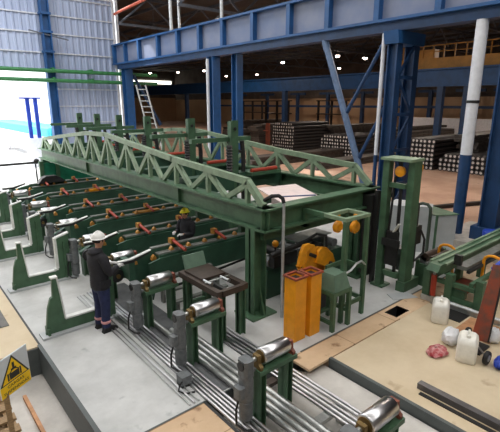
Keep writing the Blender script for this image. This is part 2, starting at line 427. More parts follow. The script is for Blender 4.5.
# orange pipe at the top of the clad wall
one('crane_rail_pipe','long orange pipe high up at the corner of the pale wall','pipe', MB().tube((12.05,27.2,9.15),(12.1,17.5,9.6),.08,n=10), mat('orange_pipe',(200,96,70),.5), (12.05,27.2,9.15), smooth=True)
one('wall_lamp_bar','dark slim tube fixed across the pale wall at mid height','tube', MB().tube((7.0,27.0,7.75),(9.1,27.05,7.4),.04,n=6), RTR, (7,27,7.75))

# white vertical posts above the girder
for y,r,l in ((21.1,.09,'left one of the close pair'),(20.3,.07,'right one of the close pair'),(16.7,.08,'single one above the pair of columns')):
    one('roof_post',f'pale slim post rising above the blue girder, {l}','post', MB().tube((12.4,y,7.38),(12.4,y,10.55),r,n=8), GAL, (12.4,y,7.38), smooth=True)

# ------------------------------------------------------------------ outside the opening
t = T('tarp_trailer','long trailer with a bright cyan side standing outside the bright opening','trailer',(8.8,37,-.05))
t.p('tarp_body', MB().prism([(8.1,1.78),(9.8,1.78),(9.8,2.3),(9.6,2.42),(8.3,2.42),(8.1,2.3)],'y',29,46), CYAN)
t.p('chassis', MB().box(8.15,9.75,29,46,1.0,1.78), YARD)
for y in (31,33,43): t.p('wheel', MB().tube((8.2,y,.45),(8.5,y,.45),.5,n=18), YARD)
t.p('wheel_arch', MB().box(8.15,9.7,29.2,45.8,.5,1.0), YARD)
one('glare_block','added white block standing in for the overexposed ground under the blue post','block', MB().prism([(6.9,-.05),(8.0,-.05),(7.9,1.75),(7.0,1.75)],'y',29.6,30.4), YARD, (7.4,30,-.05))  # added block, its white stands in for overexposed ground
t = T('gate_post','blue twin-legged post with a flat cap outside the opening','post',(7.4,30,1.75))
for x in (7.2,7.66): t.p('leg', MB().box(x-.11,x+.11,29.9,30.1,1.75,4.15), BLB)
t.p('cap', MB().box(6.75,7.95,29.8,30.2,4.15,4.25), BLB)

# ------------------------------------------------------------------ far bay contents
def girder_far(y0,y1,x,z0,z1,label):
    t = T('runway_girder',label,'girder',(x,(y0+y1)/2,z0))
    t.p('web', MB().box(x-.05,x+.05,y0,y1,z0,z1), BLU)
    t.p('flange', MB().box(x-.3,x+.3,y0,y1,z0-.05,z0+.05), BLU)
    t.p('flange', MB().box(x-.3,x+.3,y0,y1,z1-.05,z1+.05), BLU)
girder_far(-8,75,30,5.05,6.15,'dark blue runway girder far back across the storage bay')
for i,(y,l) in enumerate(((48,'leftmost'),(38,'second from left'),(30.5,'third from left'),(17.6,'fourth, behind the slanting brace'),(15.2,'fifth, above the pale low wall'),(13.4,'rightmost'))):
    x = 30
    t = T('runway_column',f'dark blue column under the far runway girder, {l}','column',(x,y,0))
    t.p('shaft', MB().box(x-.2,x+.2,y-.2,y+.2,0,5.0), BLC); t.p('foot', MB().box(x-.4,x+.4,y-.4,y+.4,0,.1), BLC)
t = T('overhead_crane','yellow overhead crane bridge with railing far back under the roof','crane',(31,14.7,6.2))
t.p('bridge', MB().box(30.4,31.2,10,19.5,6.25,6.95), YCR)
t.p('handrail', MB().box(30.45,30.52,10,19.5,7.75,7.82).box(30.45,30.52,10,19.5,7.35,7.40), YCR)
for i in range(13): t.p('rail_post', MB().box(30.45,30.52,10.1+i*.77,10.17+i*.77,6.95,7.8), YCR)
t.p('trolley', MB().box(30.5,31.1,16.2,17.6,6.95,7.55), YCR)

# steel tubes, stacked end-on in the far bay: every tube an object
tm = MB(); tm.cur = 0
n = 10; L_ = 4.6
ring = lambda r,x:[(x,r*math.cos(2*PI*i/n),r*math.sin(2*PI*i/n)) for i in range(n)]
tm.add(ring(.13,0)+ring(.13,L_)+ring(.085,0)+ring(.085,.05),
       [(i,(i+1)%n,n+(i+1)%n,n+i) for i in range(n)]+[(i,(i+1)%n,2*n+(i+1)%n,2*n+i) for i in range(n)])
tm.cur = 1
tm.add(ring(.085,.02),[tuple(range(n))]); tm.cur = 0
tm.add(ring(.13,L_),[tuple(range(n))])
tube0 = None
stacks = [  # x, y start, cols, rows, label, group
  (24.9,12.62,7,7,'dark steel tube end-on in the tall stack behind the lifting mast','tubes of the tall stack behind the mast'),
  (25.2,8.0,17,4,'dark steel tube end-on in the long low stack behind the white downpipe','tubes of the low stack behind the downpipe'),
  (26.0,25.3,10,9,'dark steel tube end-on in the tall stack left of the slanting brace','tubes of the tall stack left of the brace'),
  (26.4,19.6,12,6,'dark steel tube end-on in the wide stack right beside the slanting brace','tubes of the wide stack beside the brace')]
for (x,y,nc,nr,lab,grp) in stacks:
    for r in range(nr):
        for c in range(nc):
            if r == nr-1 and c in (0,nc-1) and nc > 8: continue
            if tube0 is None:
                ob = tm.build('steel_tube',[TUBE,TEND],smooth=False); tube0 = ob
            else:
                ob = tube0.copy(); C.objects.link(ob)
            ob.location = (x+random.uniform(-.06,.06), y+.13+c*.262, .125+r*.26); ob.rotation_euler.x = 0
            ob['label'] = lab; ob['category'] = 'tube'; ob['group'] = grp
# flat dark stock lying in stacks further back
sm = MB().box(-4.5,4.5,-.6,.6,0,.2); slab0 = None
for (x,y,nr,lab,grp) in ((37,28.,8,'long brown steel slab in the stack at the back, beyond the left tube stack','slabs beyond the left tube stack'),
                 (38,21.5,9,'long brown steel slab in the stack at the back, beyond the slanting brace','slabs beyond the slanting brace'),
                 (34,13.8,9,'long brown steel slab in the stack at the back, between mast and downpipe','slabs between mast and downpipe'),
                 (34,10.6,8,'long brown steel slab in the stack at the back, behind the right column','slabs behind the right column'),
                 (30,34.5,7,'long brown steel slab in the low stack at the back beyond the ladder','slabs beyond the ladder'),
                 (22,21.,3,'long brown steel slab in the low pile in front of the tube stacks','slabs in front of the tube stacks')):
    for r in range(nr):
        if slab0 is None: ob = sm.build('steel_slab',SLAB); slab0 = ob
        else: ob = slab0.copy(); C.objects.link(ob)
        ob.location = (x+random.uniform(-.5,.5),y+random.uniform(-.2,.2),-.006+r*.2); ob['label'] = lab; ob['category'] = 'slab'; ob['group'] = grp
one('low_wall_panel','long pale low panel standing at the back between the far columns','panel', MB().box(44.8,45,16.3,26,0,2.4).box(44.6,45.2,16.3,26,-.006,.2), WHTP, (45,20,0))
t = T('tarp_stack','red-brown upright rack beside the left tube stack','rack',(26,28.5,0))
for i in range(4): t.p('upright', MB().box(25.8+i*.1,25.9+i*.1,28.05+i*.25,28.13+i*.25,0,2.2), RST)
t.p('crossbar', MB().box(25.85,26.0,28.05,28.9,1.5,1.6), RST)
# storage racks silhouetted in the back
for i,(x,y,l) in enumerate(((40,47,'behind the ladder'),(38,40,'in the middle distance'),(40,33,'left of the slanting brace'))):
    t = T('storage_rack',f'dark steel storage rack far back {l}','rack',(x,y,0))
    for dy in (-2,0,2): t.p('upright', MB().box(x-.1,x+.1,y+dy-.1,y+dy+.1,0,4.2), BLK)
    for z in (1.2,2.6,4.1): t.p('shelf', MB().box(x-.3,x+.5,y-2.1,y+2.1,z,z+.12), BRN)

for i,(x,y,h,l) in enumerate(((50,62,5.4,'leftmost of the row against the tan wall'),(50,55,5.4,'second from left against the tan wall'),(50,48,5.4,'third from left against the tan wall'),(50,42,5.4,'fourth from left against the tan wall'),
        (50,36,5.4,'fifth from left against the tan wall'),(50,31,5.4,'just right of the slanting brace against the tan wall'),(50,26.5,5.4,'beyond the lattice column against the tan wall'),(50,22,5.4,'left of the pale low panel against the tan wall'),(50,18,5.4,'beyond the white downpipe against the tan wall'))):
    t = T('wall_post',f'dark post far back, {l}','post',(x,y,0))
    t.p('shaft', MB().box(x-.2,x+.2,y-.22,y+.22,0,h), BLC); t.p('arm', MB().box(x-.1,x+.1,y-1.6,y+1.6,h-.3,h), BLC)
one('wall_rail','long dark horizontal rail far back along the tan wall','rail', MB().box(49.5,49.7,-5,70,3.3,3.6), BLC, (49.6,30,3.3))
for (x,y,nr,lab,grp) in ((27.5,31.2,10,'long dark slab in the high stack beside the left tube stack','slabs beside the left tube stack'),
                 (31,25.5,10,'long dark slab in the high stack right behind the left tube stack','slabs behind the left tube stack'),
                 (32,19.5,8,'long dark slab in the stack behind the wide tube stack','slabs behind the wide tube stack'),
                 (28,12.0,10,'long dark slab in the stack behind the tall tube stack by the mast','slabs behind the tall tube stack'),
                 (34,44,9,'long dark slab in the stack far back beyond the blue column pair','slabs beyond the column pair'),
                 (20,17.6,2,'long dark slab on the floor close behind the gantry','slabs on the floor behind the gantry')):
    for r in range(nr):
        ob = slab0.copy(); C.objects.link(ob); ob.location = (x+random.uniform(-.5,.5)+4,y+random.uniform(-.2,.2),-.006+r*.2); ob['label'] = lab; ob['category'] = 'slab'; ob['group'] = grp
# ceiling lamps
lamp = T('ceiling_lamp','large glowing ceiling lamp hanging left above the blue girder','lamp',(0,0,0))
lamp.p('bulb', MB().ball((0,0,0),(.2,.2,.12)), LAMPM, smooth=True)
lamp.p('shade', MB().lathe([(.12,.22),(.26,.10),(.28,.06)],(0,0,0)), LAMPH, smooth=True)
lamp.p('stem', MB().tube((0,0,.2),(0,0,2.4),.02,n=6), LAMPH)
LP = [((14.7,27.25,8.1),''),((14.6,19.8,8.1),'large glowing ceiling lamp hanging above the middle of the blue girder')]
for (x,y,z),l in (((33.5,64.,8.4),'small distant ceiling lamp just right of the ladder top'),((35.5,59.,8.35),'small distant ceiling lamp, second right from the ladder top'),
                  ((35.3,51.8,8.2),'small distant ceiling lamp left of the white conduit column'),((34.2,42.6,8.2),'small distant ceiling lamp right of the pair of blue columns'),
                  ((48.0,63.6,8.5),'tiny distant ceiling lamp between the pair of blue columns'),((48.5,55.9,8.4),'tiny distant ceiling lamp close right of the pair of blue columns'),
                  ((34.5,35.5,8.15),'small distant ceiling lamp in the middle below the girder'),((34.2,27.8,8.2),'small distant ceiling lamp, upper of two beside the slanting brace'),
                  ((47.2,38.,8.3),'small distant ceiling lamp, lower of two beside the slanting brace'),((38,27.4,8.2),'small distant ceiling lamp left of the lattice column')): LP.append(((x,y,z),l))
for i,((x,y,z),l) in enumerate(LP):
    if i == 0: lamp.o.location = (x,y,z)
    else: dup(lamp.o,(x,y,z),l)
for (x,y,z,l) in ((30.6,13.44,2.64,'bright work light beside the blue lattice column'),(40,13.9,3.1,'bright work light beyond the white downpipe')):
    t = T('work_light',l,'lamp',(x,y,0)); t.p('bulb', MB().ball((x,y,z),.13), LAMPM, smooth=True)
    t.p('stand', MB().tube((x+.05,y,0),(x+.05,y,z-.1),.03,n=6), BLK)

# ------------------------------------------------------------------ green gantry with arched trusses
XF, XB, Y0, Y1 = 4.95, 8.11, 5.45, 19.3
t = T('gantry_frame','big green gantry frame with arched truss sides standing over the transfer beams','machine frame',(6.5,12,0))
def ibeam(m, a, b, z0, z1, w):
    a = Vector((*a,0)); b = Vector((*b,0)); zc = (z0+z1)/2
    e = Vector((0,0,1))
    m.bar(a+e*zc,b+e*zc,.03,z1-z0-.06); m.bar(a+e*(z0+.018),b+e*(z0+.018),w,.036); m.bar(a+e*(z1-.018),b+e*(z1-.018),w,.036)
def arch(y):      # height of the truss top chord
    pts = [(5.9,2.52),(8.6,2.68),(12.4,3.02),(14,2.98),(18.7,2.52)]
    for (a,za),(b,zb) in zip(pts,pts[1:]):
        if y <= b: return za+(zb-za)*(y-a)/(b-a)
    return pts[-1][1]
for x,side in ((XF,'front'),(XB,'rear')):
    m = MB(); ibeam(m,(x,Y0-.09),(x,Y1),1.70,2.12,.3)
    bmz = t.p('side_beam', m, G)
    for y in (8.3,14.0): t.p('web_stiffener', MB().box(x-.09,x+.09,y-.015,y+.015,1.74,2.08), G, parent=bmz)
    ys = [5.95,8.6,12.4,14,18.7]
    m = MB()
    for a,b in zip(ys,ys[1:]): m.bar((x,a-.03,arch(a)),(x,b+.03,arch(b)),.1,.12)
    m.bar((x,5.95,arch(5.95)),(x,5.5,2.14),.1,.12); m.bar((x,18.7,arch(18.7)),(x,19.1,2.12),.1,.12)
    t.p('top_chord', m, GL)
    nb = 10; yy = [5.95+(18.55-5.95)*i/nb for i in range(nb+1)]
    for i,y in enumerate(yy):
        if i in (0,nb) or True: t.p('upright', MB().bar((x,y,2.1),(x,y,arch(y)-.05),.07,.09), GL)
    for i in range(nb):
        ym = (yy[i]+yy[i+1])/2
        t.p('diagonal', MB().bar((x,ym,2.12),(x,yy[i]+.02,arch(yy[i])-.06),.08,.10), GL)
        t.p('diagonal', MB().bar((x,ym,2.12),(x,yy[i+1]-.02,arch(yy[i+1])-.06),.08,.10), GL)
m = MB(); ibeam(m,(XF-.12,Y0),(XB+.12,Y0),1.70,2.12,.28); t.p('end_beam', m, G)
m = MB(); ibeam(m,(XF,Y1),(XB,Y1),1.70,2.12,.2); t.p('end_beam', m, G)
t.p('lower_beam', MB().box(XF,XB,Y0+.05,Y0+.17,1.5,1.62), G)
for (x,y) in ((XF,5.72),(XB-.05,5.72),(XF,18.9),(XB,18.9),(XB,12.3)):
    m = MB().box(x-.15,x+.15,y-.02,y+.02,0,1.70).box(x-.15,x-.12,y-.13,y+.13,0,1.70).box(x+.12,x+.15,y-.13,y+.13,0,1.70)
    lg = t.p('leg', m, G)
    t.p('foot_plate', MB().box(x-.3,x+.3,y-.28,y+.28,0,.035).prism([(y-.27,.03),(y-.13,.03),(y-.13,.5)],'x',x-.02,x+.02).prism([(y+.27,.03),(y+.13,.03),(y+.13,.5)],'x',x-.02,x+.02), G, parent=lg)
t.p('rail_clamp', MB().box(XF+.02,XF+.2,5.5,6.6,1.66,1.70), SIL)
one('cover_sheet','pale pinkish cover sheet lying inside the green gantry frame','sheet', MB().prism([(5.77,5.83),(6.75,5.66),(7.5,7.2),(6.44,7.4)],'z',1.98,2.0).bar((6.25,5.9,1.8),(6.75,7.2,1.8),.06,.36), SHEET, (6.9,7,1.62))
one('cover_sheet_strip','thin blue-grey bar lying across the pale cover sheet','bar', MB().bar((6.12,6.35,2.01),(6.85,5.98,2.01),.05,.02), mat('strip_blue',(90,98,130),.5), (6.5,6.2,2.0))
# sheet bearers reach the end beam
t.p('sheet_bearer', MB().box(XF,XB,6.15,6.25,1.50,1.62), GD); t.p('sheet_bearer', MB().box(XF,XB,7.65,7.75,1.50,1.62), GD)

# lifting posts inside the gantry
def lift_post(y, label, first=None):
    if first: return dup(first,(6.5,y,0),label)
    t = T('lifting_post',label,'lifting post',(6.5,y,0),)
    x = 6.5
    t.p('post', MB().box(x-.08,x+.08,y-.08,y+.08,0,3.48), G)
    t.p('guide_plate', MB().box(x-.11,x+.11,y-.1,y-.08,2.2,3.5), G)
    t.p('eye', MB().tube((x,y-.12,3.3),(x,y-.10,3.3),.04,n=10), BLK)
    t.p('cross_arm', MB().box(x-1.15,x+.6,y+.02,y+.14,3.0,3.10), G)
    t.p('lift_beam', MB().box(x+.08,8.0,y-.16,y+.16,1.84,2.24), GD)
    t.p('lift_beam', MB().box(5.06,x-.08,y-.16,y+.16,1.84,2.24), GD)
    t.p('drag_chain', MB().path([(x+.26,y-.05,3.0),(x+.3,y-.05,2.6),(x+.3,y-.05,1.5)],.06,6), BLK)
    t.p('hose_loop', MB().path([(x+.15+.16*math.cos(a),y-.05,2.62+.14*math.sin(a)) for a in [PI*k/6 for k in range(7)]],.04,6), BLK)
    t.p('spring', MB().lathe([(.06 if i%2 else .085,2.25+i*.035) for i in range(20)],(x-.17,y-.1,0),n=8), BLK)
    c = t.p('cylinder', MB().tube((x+.35,y-.3,2.28),(x+1.2,y-.3,2.28),.05,n=10), RED)
    t.p('cylinder_mount', MB().box(x+.3,x+1.3,y-.38,y-.1,2.16,2.24), G, parent=c)
    return t
lp = lift_post(8.4,'nearest green lifting post with black chain inside the gantry frame')
for i,(y) in enumerate((10.3,12.85,15.0,17.05,19.0)):
    lift_post(y,f'{ORD[i+1]} green lifting post from the camera inside the gantry frame', lp.o)

# ------------------------------------------------------------------ transfer beams (rows across, along x)
def row(y, label, first=None, rd=True, xl=2.95):
    if first: return dup(first,(0,y,0),label)
    t = T('transfer_beam',label,'transfer beam',(0,y,0))
    # side plate with lower left nose
    t.p('side_plate', MB().prism([(xl+.6,.0),(xl+.7,.0),(xl+.75,.35),(7.6,.35),(7.65,0),(7.8,0),(7.8,1.0),(xl+.95,1.0),(xl+.25,.86),(xl-.05,.72),(xl,.58),(xl+.5,.5)],'y',y-.05,y+.05), GD)
    t.p('side_plate', MB().prism([(xl+.75,.0),(xl+.85,.35),(7.6,.35),(7.65,0),(7.8,0),(7.8,.86),(xl+.95,.86),(xl+.7,.8)],'y',y-.3,y-.25), GD)
    t.p('top_rail', MB().box(xl+.95,7.7,y-.22,y-.06,.9,.93).box(xl+.9,7.7,y-.05,y+.06,1.0,1.02), SIL)
    t.p('tie_plate', MB().box(xl+.95,7.7,y-.25,y-.05,.84,.9), GD)
    for i in range(11):
        x = xl+.45+i*.42; z = .93 if x > xl+.9 else .84
        m = MB().prism([(x-.05,z-.03),(x+.06,z-.03),(x+.05,z+.03),(x+.01,z+.08),(x-.03,z+.04)],'y',y-.18,y-.10)
        t.p('pusher_dog', m, DOG)
    pl = t.p('end_pulley', MB().lathe([(.11,-.04),(.13,-.03),(.13,.03),(.11,.04)],(xl+.1,y-.12,.66),'y'), BLK, smooth=True)
    t.p('pulley_hub', MB().tube((xl+.1,y-.2,.66),(xl+.1,y-.04,.66),.04,n=10), BRS, parent=pl)
    for x,l in ((4.35,.5),(5.45,.4)):
        c = t.p('cylinder', MB().tube((x,y-.05,1.09),(x+.02,y-l,.99),.036,n=10), RED, smooth=True)
        t.p('rod_eye', MB().box(x-.05,x+.05,y-.05,y+.08,1.0,1.13), DOG, parent=c)
    # black kick-out arm with pale top edge
    ka = t.p('kick_arm', MB().prism([(2.88,.98),(3.25,.98),(3.62,1.1),(3.62,1.14),(3.22,1.04),(2.88,1.04)],'y',y-.46,y-.41), BLK)
    t.p('arm_edge', MB().prism([(2.88,1.04),(3.22,1.04),(3.62,1.14),(3.62,1.155),(3.2,1.06),(2.88,1.06)],'y',y-.47,y-.40), WHT, parent=ka)
    t.p('arm_bracket', MB().box(3.16,3.28,y-.45,y-.02,.62,.98), GD, parent=ka)
    t.p('hose', MB().path([(3.3,y-.1,.5),(3.6,y-.16,.2),(4.3,y-.18,.12),(5.4,y-.17,.2),(6.6,y-.17,.3)],.03,6), BLK)
    return t
r0 = row(7.75,'nearest dark green transfer beam with gold lugs, reaching left towards the worker')
rows = (7.75,9.3,11.1,12.8,15.0,17.2)
for i,y in enumerate(rows[1:]):
    row(y,f'{ORD[i+1]} dark green transfer beam with gold lugs, counting back from the camera', r0.o)
one('wood_plank','yellow-tan plank lying on the second transfer beam','plank', MB().box(5.0,5.75,10.86,11.04,.93,.97), DOG, (5.3,10.95,.93))
one('wood_plank','yellow-tan plank lying on a transfer beam under the far end of the gantry','plank', MB().box(5.2,5.7,14.76,14.94,.93,1.0), YEL, (5.4,14.9,.93))
# far teal panel and box
t = T('machine_guard','teal green guard panel under the far end of the gantry','guard',(4.4,18.3,0))
t.p('panel', MB().box(4.65,6.9,18.25,18.3,.2,1.6), GT)
for x in (4.6,5.2,6.9): t.p('post', MB().box(x-.07,x+.07,18.2,18.34,0,1.68), G)
one('black_tarp_bundle','black domed bundle in front of the teal guard panel','bundle', MB().prism([(4.1,1.02),(5.1,1.02),(4.9,1.2),(4.75,1.27),(4.4,1.27),(4.25,1.2)],'y',16.95,17.25), BLKR, (4.6,17.1,1.02))

# ------------------------------------------------------------------ U-shaped cradle stands
def cradle(y, label, first=None):
    if first: return dup(first,(1.6,y,0),label)
    t = T('cradle_stand',label,'stand',(1.6,y,0))
    prof = [(1.60,.04),(1.67,.5),(1.73,.68),(1.77,.70),(1.79,1.02),(1.86,1.04),(1.93,.25),(2.50,.25),(2.56,.30),(2.58,1.0),(2.84,1.07),(2.84,.9),(2.84,.04)]
    b = t.p('cradle_plate', MB().prism([(x,z) for x,z in prof],'y',y-.035,y+.035), G)
    lin_ = [(1.935,.255),(2.50,.255),(2.545,.295),(2.565,1.0),(2.85,1.08)]
    m = MB()
    for (xa,za),(xb,zb) in zip(lin_,lin_[1:]): m.bar((xa,y,za+.0),(xb,y,zb),.11,.03,(0,1,0) if False else (0,0,1)) if abs(xb-xa) > .1 else m.box(min(xa,xb)-.02,max(xa,xb)+.01,y-.055,y+.055,za,zb)
    m.bar((1.935,y,.26),(1.868,y,1.04),.11,.025); m.box(1.77,1.88,y-.055,y+.055,1.03,1.055)
    t.p('cradle_lining', m, WHT, 'pale lining strip')
    t.p('base_plate', MB().box(1.52,2.95,y-.13,y+.13,0,.04), CAB)
    t.p('rib', MB().box(1.62,1.66,y-.1,y+.1,.04,.16), G); t.p('rib', MB().box(2.7,2.74,y-.08,y+.08,.04,.9), G)
    return t
c0 = cradle(7.36,'nearest green cradle stand with a pale lined cutout, left of the worker')
for i,y in enumerate((9.8,12.05,14.0,15.95)):
    cradle(y,f'{ORD[i+1]} green cradle stand with a pale lined cutout, counting back along the left side', c0.o)

# ------------------------------------------------------------------ roller stands with gear motors
def roller_stand(y, zb, label, first=None):
    if first: return dup(first,(3.35,y,0),label)
    t = T('roller_stand',label,'roller stand',(3.35,y,0))
    for x in (3.13,3.60):
        t.p('leg', MB().box(x-.05,x+.05,y-.02,y+.02,zb,.68).box(x-.05,x-.035,y-.09,y+.09,zb,.68).box(x+.035,x+.05,y-.09,y+.09,zb,.68), G)
    t.p('top_plate', MB().box(3.05,3.7,y-.12,y+.12,.66,.72), G)
    ro = t.p('roller', MB().lathe([(.09,-.225),(.10,-.22),(.107,-.21),(.105,0),(.107,.21),(.10,.22),(.09,.225)],(3.38,y,.85),'x',28), CHR, smooth=True)
    t.p('roller_rim', MB().lathe([(.05,-.235),(.085,-.232),(.085,-.21),(.05,-.21)],(3.38,y,.85),'x',24), BRS, parent=ro)
    for x in (3.095,3.655): t.p('bearing', MB().prism([(y-.1,.72),(y+.1,.72),(y+.1,.76),(y+.06,.79),(y+.05,.90),(y-.05,.90),(y-.06,.79),(y-.1,.76)],'x',x-.025,x+.025), RST if x > 3.4 else BRS)
    t.p('shaft', MB().tube((2.95,y,.85),(3.68,y,.85),.03,n=10), STL, smooth=True)
    # gear motor hanging on the shaft
    mo = t.p('gear_motor', MB().cb((2.92,y,.80),(.15,.18,.22),ch=.03).lathe([(.09,.35),(.095,.4),(.095,.62),(.08,.69),(.085,.7)],(2.92,y,0),n=16).lathe([(.05,.06),(.085,.08),(.088,.14),(.088,.33),(.06,.36)],(2.92,y,0),n=16), GRY, smooth=True)
    t.p('terminal_box', MB().cb((2.80,y-.02,.52),(.1,.14,.15),ch=.02), GRY, parent=mo)
    t.p('gear_cover', MB().tube((2.83,y-.0,.84),(2.86,y,.84),.06,n=12), BLK, parent=mo)
    t.p('cable', MB().path([(2.80,y-.02,.46),(2.74,y-.03,.3),(2.72,y-.06,.12),(2.78,y-.14,.06),(2.86,y-.2,.05)],.015,6), BLK, parent=mo)
    t.p('torque_arm', MB().bar((2.97,y,.74),(3.1,y,.70),.05,.04), GRY, parent=mo)
    return t
rsA = roller_stand(6.55,0,'chrome roller on a green stand just right of the worker')
ra = ['chrome roller on a green stand in front of the black-framed table','chrome roller on a green stand in the lower middle of the photo','chrome roller on a green stand at the bottom edge of the photo']
roller_stand(5.1,0,ra[0],rsA.o)
rsC = roller_stand(3.55,-.3,ra[1]); roller_stand(2.0,-.3,ra[2],rsC.o)
for i,y in enumerate((8.15,9.77,11.5,13.2,14.3,16.55)):
    roller_stand(y-.05,0,f'{ORD[i+1] if i else "first"} chrome roller stand beyond the worker, beside the transfer beams',rsA.o)
# junction box on the floor
t = T('junction_box','small grey junction box on the floor beside the bars, left of the lower roller stand','box',(2.72,4.72,0))
t.p('box', MB().cb((2.74,4.72,.1),(.17,.17,.13),ch=.015), GRY); t.p('foot', MB().box(2.66,2.82,4.64,4.80,0,.04), BLK)
t.p('cable', MB().path([(2.68,4.66,.1),(2.6,4.6,.12),(2.57,4.6,.03),(2.62,4.5,.02),(2.75,4.46,.015)],.013,6), BLK)

# long bars lying under the rollers
bars = []
for i,(x,r) in enumerate(((2.55,.013),(2.62,.018),(2.69,.014),(2.79,.023),(2.85,.02),(2.905,.023),(2.965,.02),(3.025,.023))):
    bars.append((x,r,.8,8.6,f'thin bar lying past the gear motors, {["leftmost","second from left","third from left","fourth from left","fourth from right","third from right","second from right","rightmost"][i]} of eight'))
for i,x in enumerate((3.22,3.325,3.43,3.53)):
    bars.append((x,.046,.7,6.1 if i else 7.2,f'thick bar between the roller stand legs, {["leftmost","second from left","second from right","rightmost"][i]} of four'))
for i,(x,r) in enumerate(((3.85,.022),(3.92,.026),(4.0,.02),(4.08,.026),(4.15,.022))):
    bars.append((x,r,.7,5.6,f'bright thin bar right of the roller stands, {["leftmost","second from left","middle one","second from right","rightmost"][i]} of five'))
for (x,r,ya,yb,l) in bars:
    if r < .03 and x < 3.1:
        if x < 2.75: ya = EY+.05 if x < 2.7 else EY+.5
    one('steel_bar',l,'bar', MB().tube((x,ya,r+.002),(x,yb,r+.002),r,n=12), CHR if .015 < r < .03 else STL, (x,(ya+yb)/2,r), smooth=True)
for i,y in enumerate((3.0,1.4,3.98)):
    one('bar_bearer',f'cross bearer under the bars in the roller pit, {["in the middle","nearest the camera","farthest from the camera"][i]}','bearer', MB().box(2.78,4.19,y-.06,y+.06,-.06,0.0).box(2.78,2.84,y-.06,y+.06,-.3,-.06).box(4.1,4.19,y-.06,y+.06,-.3,-.06), BRN if i else STL, (3.4,y,-.3))
# pipe runs between worker and first roller
for i,(a,b) in enumerate((((2.7,8.3,.5),(3.3,6.9,.28)),((2.75,8.5,.35),(3.5,6.95,.2)),((2.8,8.6,.6),(3.6,7.1,.42)))):
    pass

# black framed table
t = T('machine_table','black-framed machine table on green legs beside the chrome rollers','table',(3.93,5.85,0))
m = MB()
for x in (3.74,4.28): m.box(x-.05,x+.05,5.2,6.4,.86,.96)
for y in (5.22,6.38): m.box(3.79,4.23,y-.04,y+.04,.86,.96)
t.p('top_frame', m, BRN)
t.p('inner_beam', MB().box(3.9,3.96,5.26,6.34,.86,.93), BLK)
t.p('cross_plate', MB().box(3.76,4.26,5.75,6.3,.96,1.0), BRN)
t.p('lid', MB().prism([(6.30,.98),(6.34,.96),(6.44,1.22),(6.40,1.23)],'x',3.8,4.24), LID)
for x,y in ((3.78,5.5),(4.1,5.45)):
    e = t.p('end_roller', MB().tube((x,y,.99),(x,y+.22,.99),.02,n=10), GAL)
    t.p('end_cap', MB().tube((x,y-.02,.99),(x,y+.0,.99),.035,n=12), STL, parent=e)
t.p('cross_tube', MB().tube((3.74,5.62,.98),(4.25,5.62,.98),.016,n=8), STL)
for x,y in ((3.82,5.3),(4.24,5.3),(3.82,6.32),(4.24,6.32)):
    t.p('leg', MB().box(x-.06,x+.06,y-.02,y+.02,0,.86).box(x-.06,x-.045,y-.07,y+.07,0,.86).box(x+.045,x+.06,y-.07,y+.07,0,.86), G)
t.p('rail', MB().box(3.82,4.24,6.29,6.35,.3,.36), G)
# silver plates under and behind the table
for i,(y,z) in enumerate(((6.95,.34),(7.25,.5),(6.7,.2))):
    one('drag_rail',f'shiny flat rail behind the machine table, {["middle","upper","lower"][i]} of three','rail', MB().box(3.75,5.0,y-.05,y+.05,z,z+.04).box(3.78,3.84,y-.05,y+.05,0,z).box(4.9,4.96,y-.05,y+.05,0,z), SIL, (4.3,y,0))

# flexible conduit in front of the gantry end beam
one('flexible_conduit','grey conduit rising from the floor with a black hose bend over the end beam','conduit',
    MB().tube((5.2,5.26,0),(5.2,5.26,2.2),.03,n=10), GAL, (5.2,5.26,0), smooth=True)
one('hose_bend','black hose looping over the end beam of the gantry','hose',
    MB().path([(5.2,5.26,2.2),(5.19,5.28,2.28),(5.14,5.33,2.33),(5.06,5.42,2.32),(4.98,5.52,2.24),(4.95,5.56,2.12)],.035,8), BLKR, (5.2,5.26,2.2), smooth=True)

# yellow guard posts
def post(cx,cy,h,label,first=None):
    if first: return dup(first,(cx,cy,0),label)
    t = T('guard_post',label,'post',(cx,cy,0)); a = .13; b = .11
    t.p('box_post', MB().box(cx-a,cx+a,cy-a,cy-b,0,h).box(cx-a,cx+a,cy+b,cy+a,0,h).box(cx-a,cx-b,cy-b,cy+b,0,h).box(cx+b,cx+a,cy-b,cy+b,0,h).box(cx-b,cx+b,cy-b,cy+b,0,h-.2), YEL)
    m = MB(); 
    m.box(cx-a-.02,cx+a+.02,cy-a-.02,cy-b,h,h+.035).box(cx-a-.02,cx+a+.02,cy+b,cy+a+.02,h,h+.035).box(cx-a-.02,cx-b,cy-b,cy+b,h,h+.035).box(cx+b,cx+a+.02,cy-b,cy+b,h,h+.035)
    t.p('top_rim', m, RST, 'red-brown rim')
    t.p('inner_block', MB().box(cx-b,cx+b,cy-b,cy+b,h-.2,h-.03), BLK)
    return t
gp = post(4.86,4.6,1.12,'yellow hollow square post with dark top, left of the pair')
post(5.2,4.57,1.12,'yellow hollow square post with dark top, right of the pair',gp.o)

